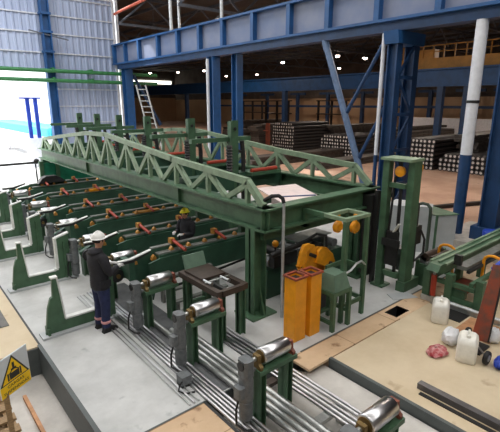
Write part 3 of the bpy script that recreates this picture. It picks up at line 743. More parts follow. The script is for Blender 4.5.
# small green stand with pyramid top
t = T('pedestal_stand','small green four-legged stand with a sloped hood beside the yellow posts','stand',(5.75,4.5,0))
for x,y in ((5.50,4.3),(5.93,4.3),(5.50,4.75),(5.93,4.75)): t.p('leg', MB().box(x-.035,x+.035,y-.035,y+.035,0,.735), G)
for b in ((5.535,5.895,4.27,4.33,.66,.735),(5.535,5.895,4.72,4.78,.66,.735),(5.47,5.53,4.335,4.715,.66,.735),(5.9,5.96,4.335,4.715,.66,.735),(5.535,5.895,4.72,4.78,.12,.18),(5.47,5.53,4.345,4.705,.12,.18),(5.9,5.96,4.345,4.705,.25,.31)): t.p('frame_rail', MB().box(*b), G)
m = MB(); q = [(5.50,4.28),(5.93,4.28),(5.93,4.72),(5.50,4.72)]; u = [(5.57,4.36),(5.88,4.36),(5.88,4.66),(5.57,4.66)]
m.add([(x,y,.74) for x,y in q]+[(x,y,1.02) for x,y in u],[(3,2,1,0),(4,5,6,7)]+[(i,(i+1)%4,4+(i+1)%4,4+i) for i in range(4)])
t.p('hood', m, LID)
# tall open green frame
t = T('hanging_frame','tall open green frame with orange weights hanging in its top','frame',(6.2,4.6,0))
t.p('tie_arm', MB().box(5.86,5.94,4.88,5.34,1.90,1.98).box(5.86,5.94,5.34,5.5,1.62,1.70).box(5.86,5.94,5.34,5.42,1.62,1.98), G)
for x,y in ((5.88,4.42),(6.48,4.40),(6.48,4.84)): t.p('leg', MB().box(x-.035,x+.035,y-.035,y+.035,0,1.92), G)
m = MB(); P4 = [(5.84,4.38),(6.52,4.36),(6.52,4.88),(5.84,4.88)]; Q4 = [(5.92,4.46),(6.44,4.44),(6.44,4.80),(5.92,4.80)]
m.add([(x,y,z) for z in (1.92,1.98) for x,y in P4+Q4], [(8+i,8+(i+1)%4,12+(i+1)%4,12+i) for i in range(4)]+[(i,(i+1)%4,4+(i+1)%4,4+i) for i in range(4)]+[(i,(i+1)%4,8+(i+1)%4,8+i) for i in range(4)]+[(4+i,4+(i+1)%4,12+(i+1)%4,12+i) for i in range(4)])
t.p('top_frame', m, GL)
for b in ((5.915,6.445,4.39,4.43,.28,.36),(6.46,6.5,4.435,4.805,.28,.36),(5.915,6.445,4.82,4.86,.9,.98),(6.46,6.5,4.435,4.805,.9,.98)): t.p('mid_rail', MB().box(*b), G)
t.p('air_hose', MB().path([(5.9,4.4,.95),(6.05,4.38,.99),(6.2,4.38,1.08),(6.35,4.38,1.1),(6.48,4.38,1.0)],.02,6), GAL)
for x,y in ((6.2,4.84),(6.42,4.62)):
    h = t.p('hanging_weight', MB().lathe([(.08,-.06),(.115,-.03),(.115,.03),(.08,.06)],(x,y,1.68),'y',16), ORG, 'round orange weight', smooth=True)
    t.p('hanger', MB().box(x-.02,x+.02,y-.03,y+.03,1.78,1.925), ORG, parent=h)

# orange gripper machine
t = T('gripper_machine','orange claw-shaped gripper on a black base behind the yellow posts','gripper',(5.95,5.1,0))
t.p('base', MB().box(5.55,6.5,4.98,5.45,0,.5), BLK)
t.p('carriage', MB().box(5.6,6.4,5.05,5.4,.5,.68).box(5.5,6.7,5.3,5.42,.68,.8), BLK)
def claw(pts, y0, y1): return MB().prism(pts,'y',y0,y1)
t.p('claw_plate', claw([(5.28,1.08),(5.34,1.32),(5.42,1.46),(5.56,1.46),(5.62,1.40),(5.54,1.36),(5.47,1.3),(5.42,1.12),(5.36,1.06)],4.93,5.0), ORG, bevel=.01)
t.p('claw_plate', claw([(5.48,.62),(5.56,1.05),(5.64,1.3),(5.72,1.38),(5.80,1.36),(5.84,1.26),(5.88,.9),(5.86,.62)],5.03,5.10), ORG, bevel=.01)
t.p('claw_plate', claw([(5.80,1.02),(5.86,1.22),(5.96,1.29),(6.1,1.2),(6.28,1.1),(6.36,.92),(6.30,.68),(6.16,.6),(6.10,.86)],4.98,5.05), ORG, bevel=.01)
t.p('claw_plate', claw([(5.72,.66),(6.5,.66),(6.56,.8),(6.5,1.0),(6.32,1.16),(6.05,1.24),(5.8,1.18)],5.16,5.22), ORG, bevel=.01)
t.p('pivot', MB().tube((5.68,4.9,1.2),(5.68,5.3,1.2),.035,n=12), BLK)
t.p('pivot', MB().tube((6.2,4.94,.92),(6.2,5.3,.92),.04,n=12), BLK)
t.p('link_bar', MB().bar((5.33,5.015,1.1),(5.56,5.015,.7),.03,.07), ORG)
t.p('nozzle', MB().tube((5.6,4.95,.84),(5.34,4.85,.90),.05,.035,n=10), ORG)
# machinery below the end beam
t = T('drive_unit','black roller drive unit on a green bed under the end beam of the gantry','drive unit',(6.6,6.4,0))
t.p('bed', MB().box(5.5,7.9,6.0,6.7,0,.62), GD)
for i in range(5): t.p('feed_roller', MB().tube((5.6+i*.5,6.0,.78),(5.6+i*.5,6.7,.78),.1,n=14), BLK if i%2 else GRY, smooth=True)
t.p('top_plate', MB().box(6.5,7.6,6.1,6.6,.98,1.0).box(6.6,6.7,6.15,6.25,.62,.98).box(7.4,7.5,6.15,6.25,.62,.98), SIL)
t.p('valve_block', MB().box(5.55,6.2,5.85,6.0,.7,.95), BLK)
t.p('actuator', MB().tube((5.4,5.8,1.02),(6.5,5.75,1.14),.055,n=10), BLK, smooth=True)
t.p('hose', MB().path([(6.3,5.8,1.1),(6.5,5.6,1.3),(6.8,5.6,1.2),(6.95,5.7,.9),(7.0,6.0,.6)],.03,6), BLK)
t.p('indicator', MB().ball((5.62,5.9,1.2),.07), ORG, smooth=True)
t.p('indicator_stem', MB().tube((5.62,5.9,.9),(5.62,5.9,1.15),.02,n=6), BLK)

# ------------------------------------------------------------------ lifting mast
t = T('lifting_mast','tall green twin-column lifting mast in front of the blue lattice column','mast',(8.05,4.7,0))
t.p('column', MB().box(7.82,7.98,4.88,5.02,0,2.78), G)
t.p('column', MB().box(7.94,8.22,4.38,4.52,0,2.78), G)
t.p('top_plate', MB().box(7.76,8.26,4.36,5.06,2.78,2.83), GL)
t.p('cross_tie', MB().box(7.86,7.98,4.52,4.88,2.22,2.32), G)
t.p('cross_tie', MB().box(7.86,8.0,4.52,4.88,.28,.4), G)
t.p('guide_rail', MB().box(7.9,7.94,4.6,4.66,.4,2.22), BLK)
h = t.p('pulley_block', MB().lathe([(.06,-.05),(.11,-.03),(.11,.03),(.06,.05)],(7.92,4.68,2.56),'x',14), ORG, smooth=True)
t.p('pulley_bracket', MB().box(7.9,7.94,4.64,4.72,2.56,2.78), BLK, parent=h)
t.p('side_hook', MB().lathe([(.05,-.04),(.09,-.02),(.09,.02),(.05,.04)],(8.27,4.45,2.62),'y',12), ORG, smooth=True)
t.p('counterweight', MB().box(7.76,8.02,5.18,5.42,.2,2.0), BLK)
t.p('counterweight_guide', MB().box(7.84,7.94,5.1,5.18,0,2.1), BLK)
t.p('carriage', MB().box(7.84,7.9,4.56,4.84,.55,1.3).box(7.78,7.84,4.5,4.9,.98,1.14), BLK)
t.p('chain', MB().path([(7.9,4.82,1.3),(7.9,4.8,1.7),(7.92,4.78,2.45)],.025,6), BLK)
t.p('flap', MB().bar((7.84,4.66,1.3),(7.82,4.54,1.5),.08,.02), WHT, 'small white flap')
t.p('base_plate', MB().box(7.78,8.1,4.8,5.1,0,.04), G)
t.p('cable_box', MB().box(8.3,8.7,4.6,4.9,.3,.8), GRY)
t.p('cable_box_stand', MB().box(8.4,8.6,4.7,4.8,0,.3), BLK)
t.p('base_skirt', MB().box(7.92,8.5,4.36,4.56,0,.22), G)
t.p('valve_manifold', MB().box(8.22,8.46,4.38,4.54,1.0,1.4).box(8.22,8.32,4.4,4.5,.6,1.9), BLK)
t.p('hose', MB().path([(8.4,4.37,1.3),(8.46,4.30,1.1),(8.46,4.30,.8),(8.3,4.4,.62)],.025,6), BLK)

# ------------------------------------------------------------------ right conveyor
t = T('outfeed_conveyor','green outfeed conveyor with a long rail running off the right edge','conveyor',(9.4,3.6,0))
t.p('main_beam', MB().box(7.98,14.5,3.6,3.84,.66,.86).prism([(7.75,.74),(7.98,.66),(7.98,.86),(7.85,.86)],'y',3.6,3.84), G)
t.p('beam_flange', MB().box(7.98,14.5,3.55,3.6,.84,.88).box(7.98,14.5,3.84,3.9,.84,.88).box(7.98,14.5,3.69,3.73,.86,.9), GL)
t.p('side_plate', MB().box(8.3,14.4,3.3,3.5,.72,.8), SIL)
t.p('plate_edge', MB().box(8.3,14.4,3.24,3.3,.68,.74), BLK)
t.p('end_roller', MB().tube((8.3,4.02,.72),(9.0,4.02,.72),.1,n=16), BRN, smooth=True)
t.p('roller_shaft', MB().tube((8.1,4.02,.72),(9.1,4.02,.72),.03,n=8), STL)
for (x,y) in ((8.1,3.95),(8.1,3.5),(8.15,2.95),(9.4,3.9),(9.4,3.1),(10.1,3.7)):
    t.p('leg', MB().box(x-.07,x+.07,y-.07,y+.07,0,.66), G)
for b in ((8.05,8.15,3.02,3.43,.42,.5),(8.05,8.15,3.57,3.88,.42,.5),(8.05,8.15,3.02,3.43,.12,.2),(8.17,9.33,3.86,3.94,.42,.5),(8.1,9.4,3.06,3.14,.5,.58)): t.p('frame_rail', MB().box(*b), G)
t.p('rust_pan', MB().box(8.2,8.9,3.2,3.6,.3,.34), RST)
t.p('pan_support', MB().box(8.12,8.22,3.2,3.6,.2,.34), G)
t.p('damper', MB().tube((7.92,3.74,.18),(7.92,3.74,.62),.055,n=12), RED, 'red damper', smooth=True)
t.p('damper_rod', MB().tube((7.92,3.74,0),(7.92,3.74,.74),.025,n=8), STL)
t.p('kerb_rail', MB().box(7.96,8.0,2.2,4.0,.0,.1).tube((7.94,2.2,.12),(7.94,3.62,.12),.04,n=10), GAL)
t.p('bracket_post', MB().box(8.28,8.36,3.42,3.56,.8,1.0), BLK)
for i,(x,y) in enumerate(((8.95,4.02),(8.95,3.08))):
    h = T('guard_hoop',f'yellow hoop guard on the outfeed conveyor, {["beyond","in front of"][i]} the green rail','guard',(x,y,.3))
    pts = [(x,y-.17,.0),(x,y-.17,.82)]+[(x,y-.0-.17*math.cos(a),.82+.12*math.sin(a)) for a in [PI*k/6 for k in range(1,6)]]+[(x,y+.17,.82),(x,y+.17,.0)]
    h.p('hoop', MB().path(pts,.03,8), YEL, smooth=True)
    h.p('hoop_web', MB().box(x-.012,x+.012,y-.15,y+.15,.42,.48), YEL)
t = T('side_conveyor','green conveyor side frame between the mast and the outfeed conveyor','frame',(8.9,4.3,0))
t.p('rail', MB().box(8.56,9.8,4.42,4.5,.5,.58), G)
t.p('rail', MB().box(8.56,9.8,4.2,4.26,.3,.38), G); t.p('leg', MB().box(8.56,8.64,4.2,4.5,0,.5), G); t.p('leg', MB().box(9.6,9.7,4.2,4.5,0,.5), G)
t.p('roller', MB().tube((8.6,4.32,.66),(9.3,4.32,.66),.09,n=14), BRN, smooth=True)
t.p('bracket', MB().box(8.6,8.7,4.28,4.44,.5,.66).box(9.2,9.3,4.28,4.44,.5,.66), GRY)
# grey cabinet wall behind mast
t = T('electrical_cabinet','low light grey cabinet with green trim behind the mast','cabinet',(10.9,5.3,0))
t.p('body', MB().prism([(10.65,5.75),(10.8,5.22),(11.32,4.92),(11.7,5.9)],'z',0,1.04), CAB)
t.p('upper_body', MB().prism([(10.0,6.3),(10.74,5.32),(11.1,5.5),(10.9,6.5)],'z',0,1.26), CAB)
t.p('top_trim', MB().prism([(10.63,5.76),(10.79,5.19),(11.34,4.88),(11.75,5.92)],'z',1.04,1.06), G)
t.p('corner_trim', MB().tube((10.8,5.21,0),(10.8,5.21,1.04),.035,n=8), G)
one('hook_pipe','dark green standpipe with a hooked top in front of the grey cabinet','pipe',
    MB().path([(10.3,5.15,0),(10.3,5.15,1.2),(10.3,5.16,1.33),(10.27,5.23,1.42),(10.22,5.34,1.44),(10.19,5.44,1.40),(10.18,5.47,1.3)],.042,10), mat('standpipe_green',(58,70,58),.5), (10.3,5.15,0), smooth=True)
t = T('blue_drum','bright blue drum standing on the plinth at the right edge','drum',(11.62,4.14,.35))
t.p('body', MB().lathe([(.2,.35),(.21,.37),(.21,.5),(.22,.52),(.21,.54),(.21,.7),(.19,.72)],(11.62,4.14,0)), BLB, smooth=True)

# ------------------------------------------------------------------ loose things on the right-hand floor
def jerry(cx,cy,rz,label):
    t = T('jerrycan',label,'jerrycan',(cx,cy,0)); M = Matrix.Rotation(rz,4,'Z')
    def tr(mb):
        mb.v = [tuple((M@(Vector(p)-Vector((cx,cy,0))))+Vector((cx,cy,0))) for p in mb.v]; return mb
    a,b = .2,.15
    mb = MB(); secs = [(0,.92),(.02,1),(.16,1),(.3,1),(.36,.92),(.40,.7)]
    n = 20; vs=[]; fs=[]
    for z,k in secs:
        for i in range(n):
            an = 2*PI*i/n; c_,s_ = math.cos(an),math.sin(an); e = .38
            vs.append((cx+a*k*math.copysign(abs(c_)**e,c_), cy+b*k*math.copysign(abs(s_)**e,s_), z))
    for j in range(len(secs)-1): fs += [(j*n+i,j*n+(i+1)%n,(j+1)*n+(i+1)%n,(j+1)*n+i) for i in range(n)]
    fs += [tuple(range(n-1,-1,-1)),tuple(range((len(secs)-1)*n,len(secs)*n))]
    mb.add(vs,fs); t.p('body', tr(mb), CANW, smooth=True)
    t.p('cap', tr(MB().lathe([(.035,.39),(.035,.44),(.03,.445)],(cx-.09,cy,0),n=12)), CANW if rz else BLKR)
    t.p('handle', tr(MB().path([(cx-.03,cy,.39),(cx,cy,.445),(cx+.07,cy,.445),(cx+.1,cy,.385)],.018,8)), CANW, smooth=True)
    return t
jerry(7.38,3.3,Rd(25),'white jerrycan standing on the boards in front of the conveyor')
jerry(6.5,2.42,Rd(20),'white jerrycan beside the hand truck wheel')
# hand truck
t = T('hand_truck','rust-red hand truck with a long plate and black wheel, leaning at the right','hand truck',(6.95,2.3,0))
A = Vector((7.05,2.46,.08)); B = Vector((7.36,2.44,1.34)); sd = Vector((.036,-.10,0))
m = MB(); vs = [A-sd*1.15,A+sd*1.15,B+sd*.75,B-sd*.75]; n_ = (B-A).cross(sd).normalized()*.02
m.add([v-n_ for v in vs]+[v+n_ for v in vs],[(3,2,1,0),(4,5,6,7),(0,1,5,4),(1,2,6,5),(2,3,7,6),(3,0,4,7)])
t.p('back_plate', m, RST)
t.p('toe_plate', MB().box(6.72,7.1,2.30,2.60,0,.03), BLK)
for c in ((6.56,2.14,.11),(7.08,2.66,.11)):
    wv = t.p('wheel', MB().lathe([(.06,-.03),(.1,-.03),(.11,-.015),(.11,.015),(.1,.03),(.06,.03)],c,'y',18), BLKR, smooth=True)
    t.p('wheel_hub', MB().lathe([(.05,-.034),(.055,-.03),(.055,.03),(.05,.034)],c,'y',12), GAL, parent=wv)
t.p('axle', MB().tube((6.56,2.14,.11),(7.08,2.66,.11),.015,n=8), STL)
for s in (-1,1): t.p('handle', MB().tube(B+sd*s*.7-Vector((.0,0,.1)),B+sd*s*.7+Vector((.10,-.10,.06)),.045,n=10), BLB)
t.p('side_tube', MB().tube(A+sd*1.2,B+sd*.95,.02,n=8), BLK)
# bags, cloth, blue bundles
def blob(name,label,cat,c,r,m,seed,squash=.35):
    random.seed(seed); mb = MB().ball((c[0],c[1],c[2]),r,16,10)
    mb.v = [(x+random.uniform(-1,1)*r[0]*.16, y+random.uniform(-1,1)*r[1]*.16, max(0.0,z+random.uniform(-1,1)*r[2]*.16)) for x,y,z in mb.v]
    return one(name,label,cat,mb,m,(c[0],c[1],0),smooth=True)
blob('plastic_bag','crumpled white plastic bag behind the near jerrycan','bag',(6.72,2.78,.13),(.16,.13,.15),BAGW,3)
blob('plastic_bag','crumpled white plastic bag right of the rust-red plate','bag',(7.32,2.34,.12),(.12,.12,.14),BAGW,5)
blob('red_cloth','crumpled red and white cloth on the floor left of the near jerrycan','cloth',(6.28,2.78,.03),(.2,.14,.06),CLTH,4)
blob('blue_bundle','bright blue bundle at the right edge beside the wheel','bundle',(6.72,1.96,.07),(.24,.1,.08),BLB,8)
blob('black_bottle_lid','black cap-like lump between the bag and the rust-red plate','lump',(6.8,2.62,.1),(.06,.06,.14),BLKR,9)
one('steel_channel','dark square steel tube lying on the boards at the bottom right','tube', MB().box(5.2,5.3,.4,2.52,.0,.09), mat('channel_grey',(96,94,96),.4,.4), (5.25,1.5,0))
one('floor_slot','black slot frame sunk along the boards beside the dark steel tube','slot', MB().box(5.1,5.16,.4,2.44,-.01,.012), BLK, (5.13,1.5,0))
one('floor_plate','grey steel plate lying in front of the lifting mast','plate', MB().prism([(7.45,4.3),(7.95,4.05),(8.0,4.34),(7.6,4.55)],'z',0,.01), CAB, (7.6,4.3,0))
one('floor_opening','dark square opening cover behind the standing jerrycan','cover', MB().box(7.55,8.0,3.0,3.5,-.004,.006), BLK, (7.7,3.2,0))
one('brown_mat','brown stained board on the floor under the outfeed conveyor','board', MB().box(7.2,7.9,2.35,2.95,-.004,.012), WOODO, (7.5,2.6,0))

# floor debris in the far bay
blob('scrap_heap','black lump of scrap on the bare floor beyond the mast','scrap',(16.6,10.0,.2),(.5,.5,.3),BLKR,11)
one('dark_beam','dark beam lying on the bare floor left of the downpipe','beam', MB().bar((15.2,7.9,.06),(18.6,6.6,.06),.2,.12), BLK, (17,7.3,0))

# ------------------------------------------------------------------ left foreground
t = T('warning_sign','yellow triangle warning sign on a pale board on a wooden post','sign',(.5,4.65,-.5))
ctr = Vector((.665,4.71,1.12)); X = Vector((.86,.3,.16)).normalized(); Zu = Vector((-.04,-.16,.97)).normalized(); Yn = X.cross(Zu).normalized(); X = Zu.cross(Yn)*-1 if False else X
def SP(u,v,d=0): return ctr+X*u+Zu*v+Yn*d
def sprism(poly,d0,d1):
    n = len(poly); m = MB(); vs = [SP(u,v,d) for d in (d0,d1) for u,v in poly]
    return m.add(vs,[tuple(range(n-1,-1,-1)),tuple(range(n,2*n))]+[(i,(i+1)%n,n+(i+1)%n,n+i) for i in range(n)])
t.p('board', sprism([(-.175,-.25),(.175,-.25),(.175,.24),(-.175,.24)],-.012,0), SGN)
t.p('text_panel', sprism([(-.17,-.245),(.17,-.245),(.17,-.10),(-.17,-.10)],0,.003), SGY)
t.p('border_triangle', sprism([(-.165,-.095),(.165,-.095),(0,.235)],0,.003), BLK)
t.p('yellow_triangle', sprism([(-.14,-.080),(.14,-.080),(0,.2)],.003,.006), SGY)
pic = sprism([(-.055,-.06),(.055,-.06),(.055,.02),(-.055,.02)],.006,.009)
for poly in ([(-.078,-.065),(-.062,-.065),(-.062,.03),(-.078,.03)],[(.062,-.065),(.078,-.065),(.078,.03),(.062,.03)],[(-.012,.06),(.012,.06),(.012,.14),(-.012,.14)],[(-.03,.045),(.03,.045),(.03,.07),(-.03,.07)],[(-.06,.02),(-.045,.02),(.0,.06),(-.008,.066)],[(.045,.02),(.06,.02),(.008,.066),(0,.06)]):
    q = sprism(poly,.006,.009); pic.add(q.v,q.f)
t.p('hanging_load_symbol', pic, BLK)
def sign_text(s,v,size):
    cu = bpy.data.curves.new('text','FONT'); cu.body = s; cu.size = size; cu.align_x = 'CENTER'; cu.align_y = 'CENTER'; cu.extrude = .001
    o = bpy.data.objects.new('text',cu); C.objects.link(o)
    dg = bpy.context.evaluated_depsgraph_get(); me = bpy.data.meshes.new_from_object(o.evaluated_get(dg))
    bpy.data.objects.remove(o)
    for vt in me.vertices: vt.co = SP(vt.co.x,vt.co.y+v,.005+vt.co.z)-t.loc
    me.materials.clear(); me.materials.append(BLK)
    ob = bpy.data.objects.new('lettering',me); C.objects.link(ob); ob.parent = t.o
sign_text('CARGAS',-.135,.05); sign_text('SUSPENDIDAS',-.2,.046)
pc = SP(-.1,-.1,-.04); t.p('post', MB().bar((pc.x,pc.y,-.5),(pc.x,pc.y,1.3),.05,.05), PLW)
for i,(z) in enumerate((-.5,-.36,-.22,-.08,.06)):
    pt = T('wooden_pallet',f'worn wooden pallet in the stack under the warning sign, {["lowest","second from bottom","middle one","second from top","topmost"][i]}','pallet',(.35,5.3,z))
    ox = .03*((i*7)%3)
    for k in range(5): pt.p('deck_board', MB().box(-.25+ox,.66+ox,4.75+k*.24,4.88+k*.24,z+.11,z+.14), PLW)
    for x in (-.2,.2,.55): pt.p('bearer', MB().box(x+ox,x+.09+ox,4.75,5.84,z,z+.11), PLW)
one('timber_plank','orange-brown timber plank lying along the pit floor','plank', MB().bar((1.02,6.6,-.47),(1.04,3.4,-.47),.05,.06), WOODO, (1,5,-.5))
one('angle_iron','dark grey angle iron lying on the boards at the left edge','angle iron', MB().box(.98,1.06,8.2,9.6,0,.05).box(1.06,1.2,8.2,9.6,0,.012), mat('angle_grey',(96,92,86),.5,.3), (1.1,9,0))
t = T('handrail','dark handrail on slim posts at the far left','railing',(1.5,19.5,0))
t.p('top_rail', MB().tube((-2,19.5,1.5),(4.75,19.5,1.5),.05,n=8), BLK)
for x in (1.2,3.,4.7): t.p('post', MB().tube((x,19.5,0),(x,19.5,1.5),.03,n=8), BLK)
t.p('knob', MB().ball((4.75,19.5,1.55),.11), BLK, smooth=True)
t = T('dark_crate','dark blue crate at the far left edge','crate',(2.3,17.3,0))
t.p('box', MB().box(1.6,2.85,16.9,17.7,0,.85), mat('crate_navy',(40,46,76),.6)); t.p('lid', MB().box(1.56,2.89,16.86,17.74,.85,.9), BLK)

# ------------------------------------------------------------------ people
def skin_mesh(joints, edges, sub=2):
    me = bpy.data.meshes.new('sk'); me.from_pydata([j[:3] for j in joints],edges,[])
    o = bpy.data.objects.new('sk',me); C.objects.link(o)
    o.modifiers.new('s','SKIN'); sd = me.skin_vertices[0].data
    for i,j in enumerate(joints):
        r = j[3]; sd[i].radius = (r,r) if not isinstance(r,tuple) else r
    sd[0].use_root = True
    ss = o.modifiers.new('ss','SUBSURF'); ss.levels = sub; ss.render_levels = sub
    dg = bpy.context.evaluated_depsgraph_get(); out = bpy.data.meshes.new_from_object(o.evaluated_get(dg))
    bpy.data.objects.remove(o)
    for p in out.polygons: p.use_smooth = True
    return out
def addmesh(name, me, m, parent, label=None):
    me.materials.clear(); me.materials.append(m)
    o = bpy.data.objects.new(name,me); C.objects.link(o); o.parent = parent
    if label: o['label'] = label
    return o
def person(loc, rz, label, hatm, armpose):
    """standing figure facing local +x, right side is local -y"""
    t = T('person',label,'person',(0,0,0)); r = t.o
    hip = .90; sh = 1.40
    # trunk, neck, head, arms, legs as one chain
    J = [(0,0,hip,(.10,.10))]; E = []
    def ch(par, pts):
        ids = []
        for p in pts: J.append(p); E.append((par,len(J)-1)); par = len(J)-1; ids.append(par)
        return ids
    sp = ch(0,[(.0,0,1.1,(.09,.09)),(-.005,0,1.28,(.095,.095)),(-.01,0,sh-.02,(.06,.06)),(.01,0,1.49,.05),(.04,0,1.545,.055)])
    hd = ch(sp[-1],[(.055,0,1.60,(.075,.085)),(.06,0,1.66,(.08,.092)),(.05,0,1.72,(.068,.078))])
    arms = []
    for s in (-1,1):
        el,wr = armpose[s]
        a = ch(sp[2],[(-.01,s*.13,sh-.03,.045),(-.01,s*.185,sh-.055,.042),(el[0]*.5,s*.19*.5+el[1]*.5,(sh-.03+el[2])/2,.042),(*el,.038),((el[0]+wr[0])/2,(el[1]+wr[1])/2,(el[2]+wr[2])/2,.034),(*wr,.028)])
        arms.append((s,el,wr))
        ch(0,[(.0,s*.085,hip-.07,.08),(.012,s*.095,.68,.076),(.02,s*.10,.49,.06),(.0,s*.105,.3,.056),(-.01,s*.11,.10,.042),(.02,s*.115,.045,.045),(.12,s*.13,.035,.035)])
    body = addmesh('body', skin_mesh(J,E), SKIN, r)
    # face
    f = MB(); f.prism([(.125,1.60),(.158,1.615),(.132,1.665)],'y',-.012,.012)
    for s in (-1,1):
        f.ball((.045,s*.09,1.635),(.02,.012,.032),8,5)
    addm = f.build('nose_and_ears',SKIN,r,smooth=True)
    e = MB()
    for s in (-1,1): e.ball((.126,s*.034,1.655),(.012,.013,.009),8,5)
    e.build('eyes',BLK,r,smooth=True)
    MB().box(.126,.136,-.025,.025,1.575,1.583).build('mouth',RST,r)
    MB().ball((.035,0,1.66),(.093,.096,.10),14,9,-.35).build('hair',HAIR,r,smooth=True)
    # clothing: closed shells that follow the body
    def oval(mb, secs, n=20):
        vs = []; fs = []; m = len(secs)
        for (cx,cy,z,rx,ry) in secs:
            vs += [(cx+rx*math.cos(2*PI*k/n), cy+ry*math.sin(2*PI*k/n), z) for k in range(n)]
        for a in range(m-1): fs += [(a*n+k,a*n+(k+1)%n,(a+1)*n+(k+1)%n,(a+1)*n+k) for k in range(n)]
        fs += [tuple(range(n-1,-1,-1)),tuple(range((m-1)*n,m*n))]
        return mb.add(vs,fs)
    def limb(mb, pts, n=14):
        P_ = [Vector(q[:3]) for q in pts]; m = len(P_); o = None; vs = []; fs = []
        for a,q in enumerate(P_):
            d = (P_[min(a+1,m-1)]-P_[max(a-1,0)]).normalized()
            x = d.orthogonal().normalized() if o is None else (o-d*o.dot(d)).normalized()
            o = x; y = d.cross(x)
            vs += [q+(x*math.cos(2*PI*k/n)+y*math.sin(2*PI*k/n))*pts[a][3] for k in range(n)]
        for a in range(m-1): fs += [(a*n+k,a*n+(k+1)%n,(a+1)*n+(k+1)%n,(a+1)*n+k) for k in range(n)]
        fs += [tuple(range(n-1,-1,-1)),tuple(range((m-1)*n,m*n))]
        return mb.add(vs,fs)
    mb = MB()
    oval(mb,[(0,0,.80,.135,.185),(0,0,.815,.148,.2),(0,0,.92,.150,.198),(0,0,1.05,.142,.188),(-.01,0,1.2,.148,.2),(-.015,0,1.32,.146,.212),(-.015,0,1.40,.125,.2),(-.01,0,1.45,.10,.14),(0,0,1.49,.085,.085),(.005,0,1.52,.07,.07)])
    for s_,el,wr in arms:
        S0 = Vector((-.01,s_*.15,1.40)); S1 = Vector((-.005,s_*.205,1.36)); EL = Vector(el); WR = Vector(wr)
        pts = [(*S0,.085),(*S1,.088),(*(S1.lerp(EL,.4)),.078),(*(S1.lerp(EL,.85)),.07),(*(EL.lerp(WR,.08)+Vector((0,0,-.01))),.068),(*(EL.lerp(WR,.45)),.06),(*(EL.lerp(WR,.85)),.05),(*(EL.lerp(WR,.9)),.044)]
        limb(mb,pts)
    jk = mb.build('jacket',JACK,r,smooth=True)
    MB().lathe([(.075,1.43),(.12,1.44),(.13,1.475),(.105,1.52),(.08,1.53)],(-.035,0,0),n=14).build('hood',JACK,jk,smooth=True)
    MB().box(-.1,.1,-.206,-.19,.86,.98).build('pocket',JACK,jk)
    mb = MB()
    oval(mb,[(0,0,.74,.10,.15),(0,0,.80,.125,.172),(0,0,.90,.13,.178),(0,0,.96,.125,.17)])
    for s_ in (-1,1):
        oval(mb,[(-.012,s_*.112,.085,.062,.056),(-.012,s_*.112,.10,.078,.07),(-.005,s_*.110,.3,.078,.074),(.01,s_*.105,.5,.086,.08),(.008,s_*.098,.68,.102,.090),(0,s_*.09,.82,.118,.092)])
    tr = mb.build('trousers',TROU,r,smooth=True)
    for s_ in (-1,1):
        MB().lathe([(.070,.168),(.084,.178),(.084,.212),(.072,.222)],(-.01,s_*.111,0),n=16).build('reflective_band',REFL,tr,smooth=True)
        mb = MB(); oval(mb,[(-.02,s_*.113,.0,.07,.048),(-.02,s_*.113,.06,.072,.05),(-.02,s_*.113,.14,.064,.055)])
        mb2 = []
        for (xx,hw,hh) in ((-.09,.03,.05),(-.05,.046,.085),(.02,.046,.11),(.09,.05,.085),(.15,.048,.065),(.185,.03,.045)):
            mb2 += [(xx, s_*(.113+.06*max(0,xx))+hw*q, z) for q,z in ((-1,.006),(1,.006),(1,hh*.55),(.55,hh),(-.55,hh),(-1,hh*.55))]
        n6 = 6; fs = []
        for a in range(5): fs += [(a*n6+k,a*n6+(k+1)%n6,(a+1)*n6+(k+1)%n6,(a+1)*n6+k) for k in range(n6)]
        fs += [tuple(range(5,-1,-1)),tuple(range(30,36))]
        mb.add(mb2,fs)
        bo = mb.build('boot',BOOT,r,smooth=True)
        cy_ = s_*.118; MB().prism([(-.095,cy_-.045),(.09,cy_-.053),(.17,cy_-.045),(.195,cy_),(.17,cy_+.052),(.09,cy_+.055),(-.095,cy_+.04)],'z',0,.022).build('sole',BLKR,bo)
    # gloves with five fingers
    for s,el,wr in arms:
        d = (Vector(wr)-Vector(el)).normalized(); up = Vector((0,0,1)); sx = d.cross(up).normalized(); nn = sx.cross(d)
        if s > 0: pass
        W = Vector(wr); J = [(*(W-d*.02),.034)]; E.clear()
        ids = ch(0,[(*(W+d*.035),(.042,.026)),(*(W+d*.075),(.042,.024))])
        for k,(o,l) in enumerate(((-.030,.062),(-.010,.075),(.010,.07),(.030,.055))):
            b0 = W+d*.085+sx*o
            ch(ids[-1],[(*b0,.0105),(*(b0+d*l*.45-nn*.010),.010),(*(b0+d*l*.75-nn*.034),.009),(*(b0+d*l*.85-nn*.055),.008)])
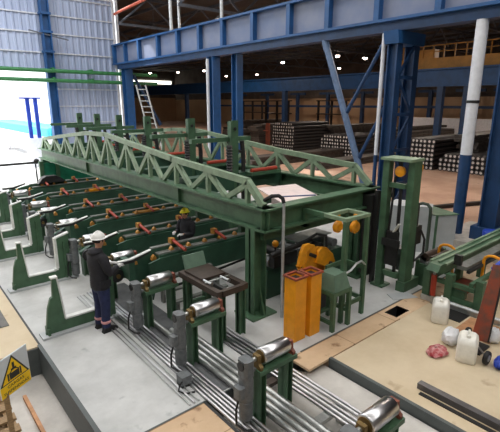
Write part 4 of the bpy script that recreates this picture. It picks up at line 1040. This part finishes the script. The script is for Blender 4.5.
        tb = W+d*.03-sx*s*.0+sx*(-.04 if s > 0 else .04)
        ch(ids[0],[(*tb,.013),(*(tb+d*.03+sx*(-.012 if s > 0 else .012)-nn*.012),.012),(*(tb+d*.06-nn*.03),.010)])
        addmesh('glove', skin_mesh(J,E,1), GLOV, r)
    # hard hat
    h = MB().ball((.045,0,1.69),(.122,.105,.115),20,8,.0).build('hard_hat',hatm,r,smooth=True)
    MB().lathe([(.1,1.684),(.132,1.686),(.132,1.696),(.105,1.702)],(.045,0,0),n=22).prism([(.13,-.085),(.19,-.06),(.205,0),(.19,.06),(.13,.085)],'z',1.682,1.692).build('hat_brim',hatm,h,smooth=False)
    MB().prism([(-.05,1.70),(-.04,1.77),(.0,1.81),(.045,1.82),(.09,1.81),(.13,1.77),(.145,1.70)],'y',-.012,.012).build('hat_ridge',hatm,h)
    r.location = loc; r.rotation_euler.z = rz
    return r
pose = {-1:((.04,-.27,1.13),(.27,-.17,1.16)), 1:((.06,.26,1.12),(.29,.10,1.14))}
person((2.47,6.98,0),Rd(8),'person in black jacket, navy trousers and white hard hat standing beside the cradle stands',HATW,pose)
p2 = person((5.1,8.38,0),Rd(200),'person in a yellow hard hat half hidden behind a transfer beam under the gantry',HATY,pose)
p2.scale = (.87,.87,.87)

# ------------------------------------------------------------------ sun, added overhead fill, bay lamps
sun = bpy.data.lights.new('sun','SUN'); sun.energy = 5; sun.angle = Rd(2); sun.color = (1,.97,.92)
so = bpy.data.objects.new('sun',sun); C.objects.link(so); so.rotation_euler = Vector((-.45,.62,.62)).to_track_quat('Z','Y').to_euler()
for x in (-6,2,9): area('roof_fill',(x,8,12.0),2.2,900,(1,.98,.95),(0,0,0),34)  # added fill strips under the closed roof
area('roof_fill',(0,23,11.9),12,700,(.93,.96,1),(0,0,0),4)  # extra fill added to brighten the clad wall
for (x,y) in ((18,9),(20,20),(24,34),(36,14),(38,28),(42,44),(34,60)): area('bay_lamp',(x,y,8.3),1.2,300,(1,.84,.7))
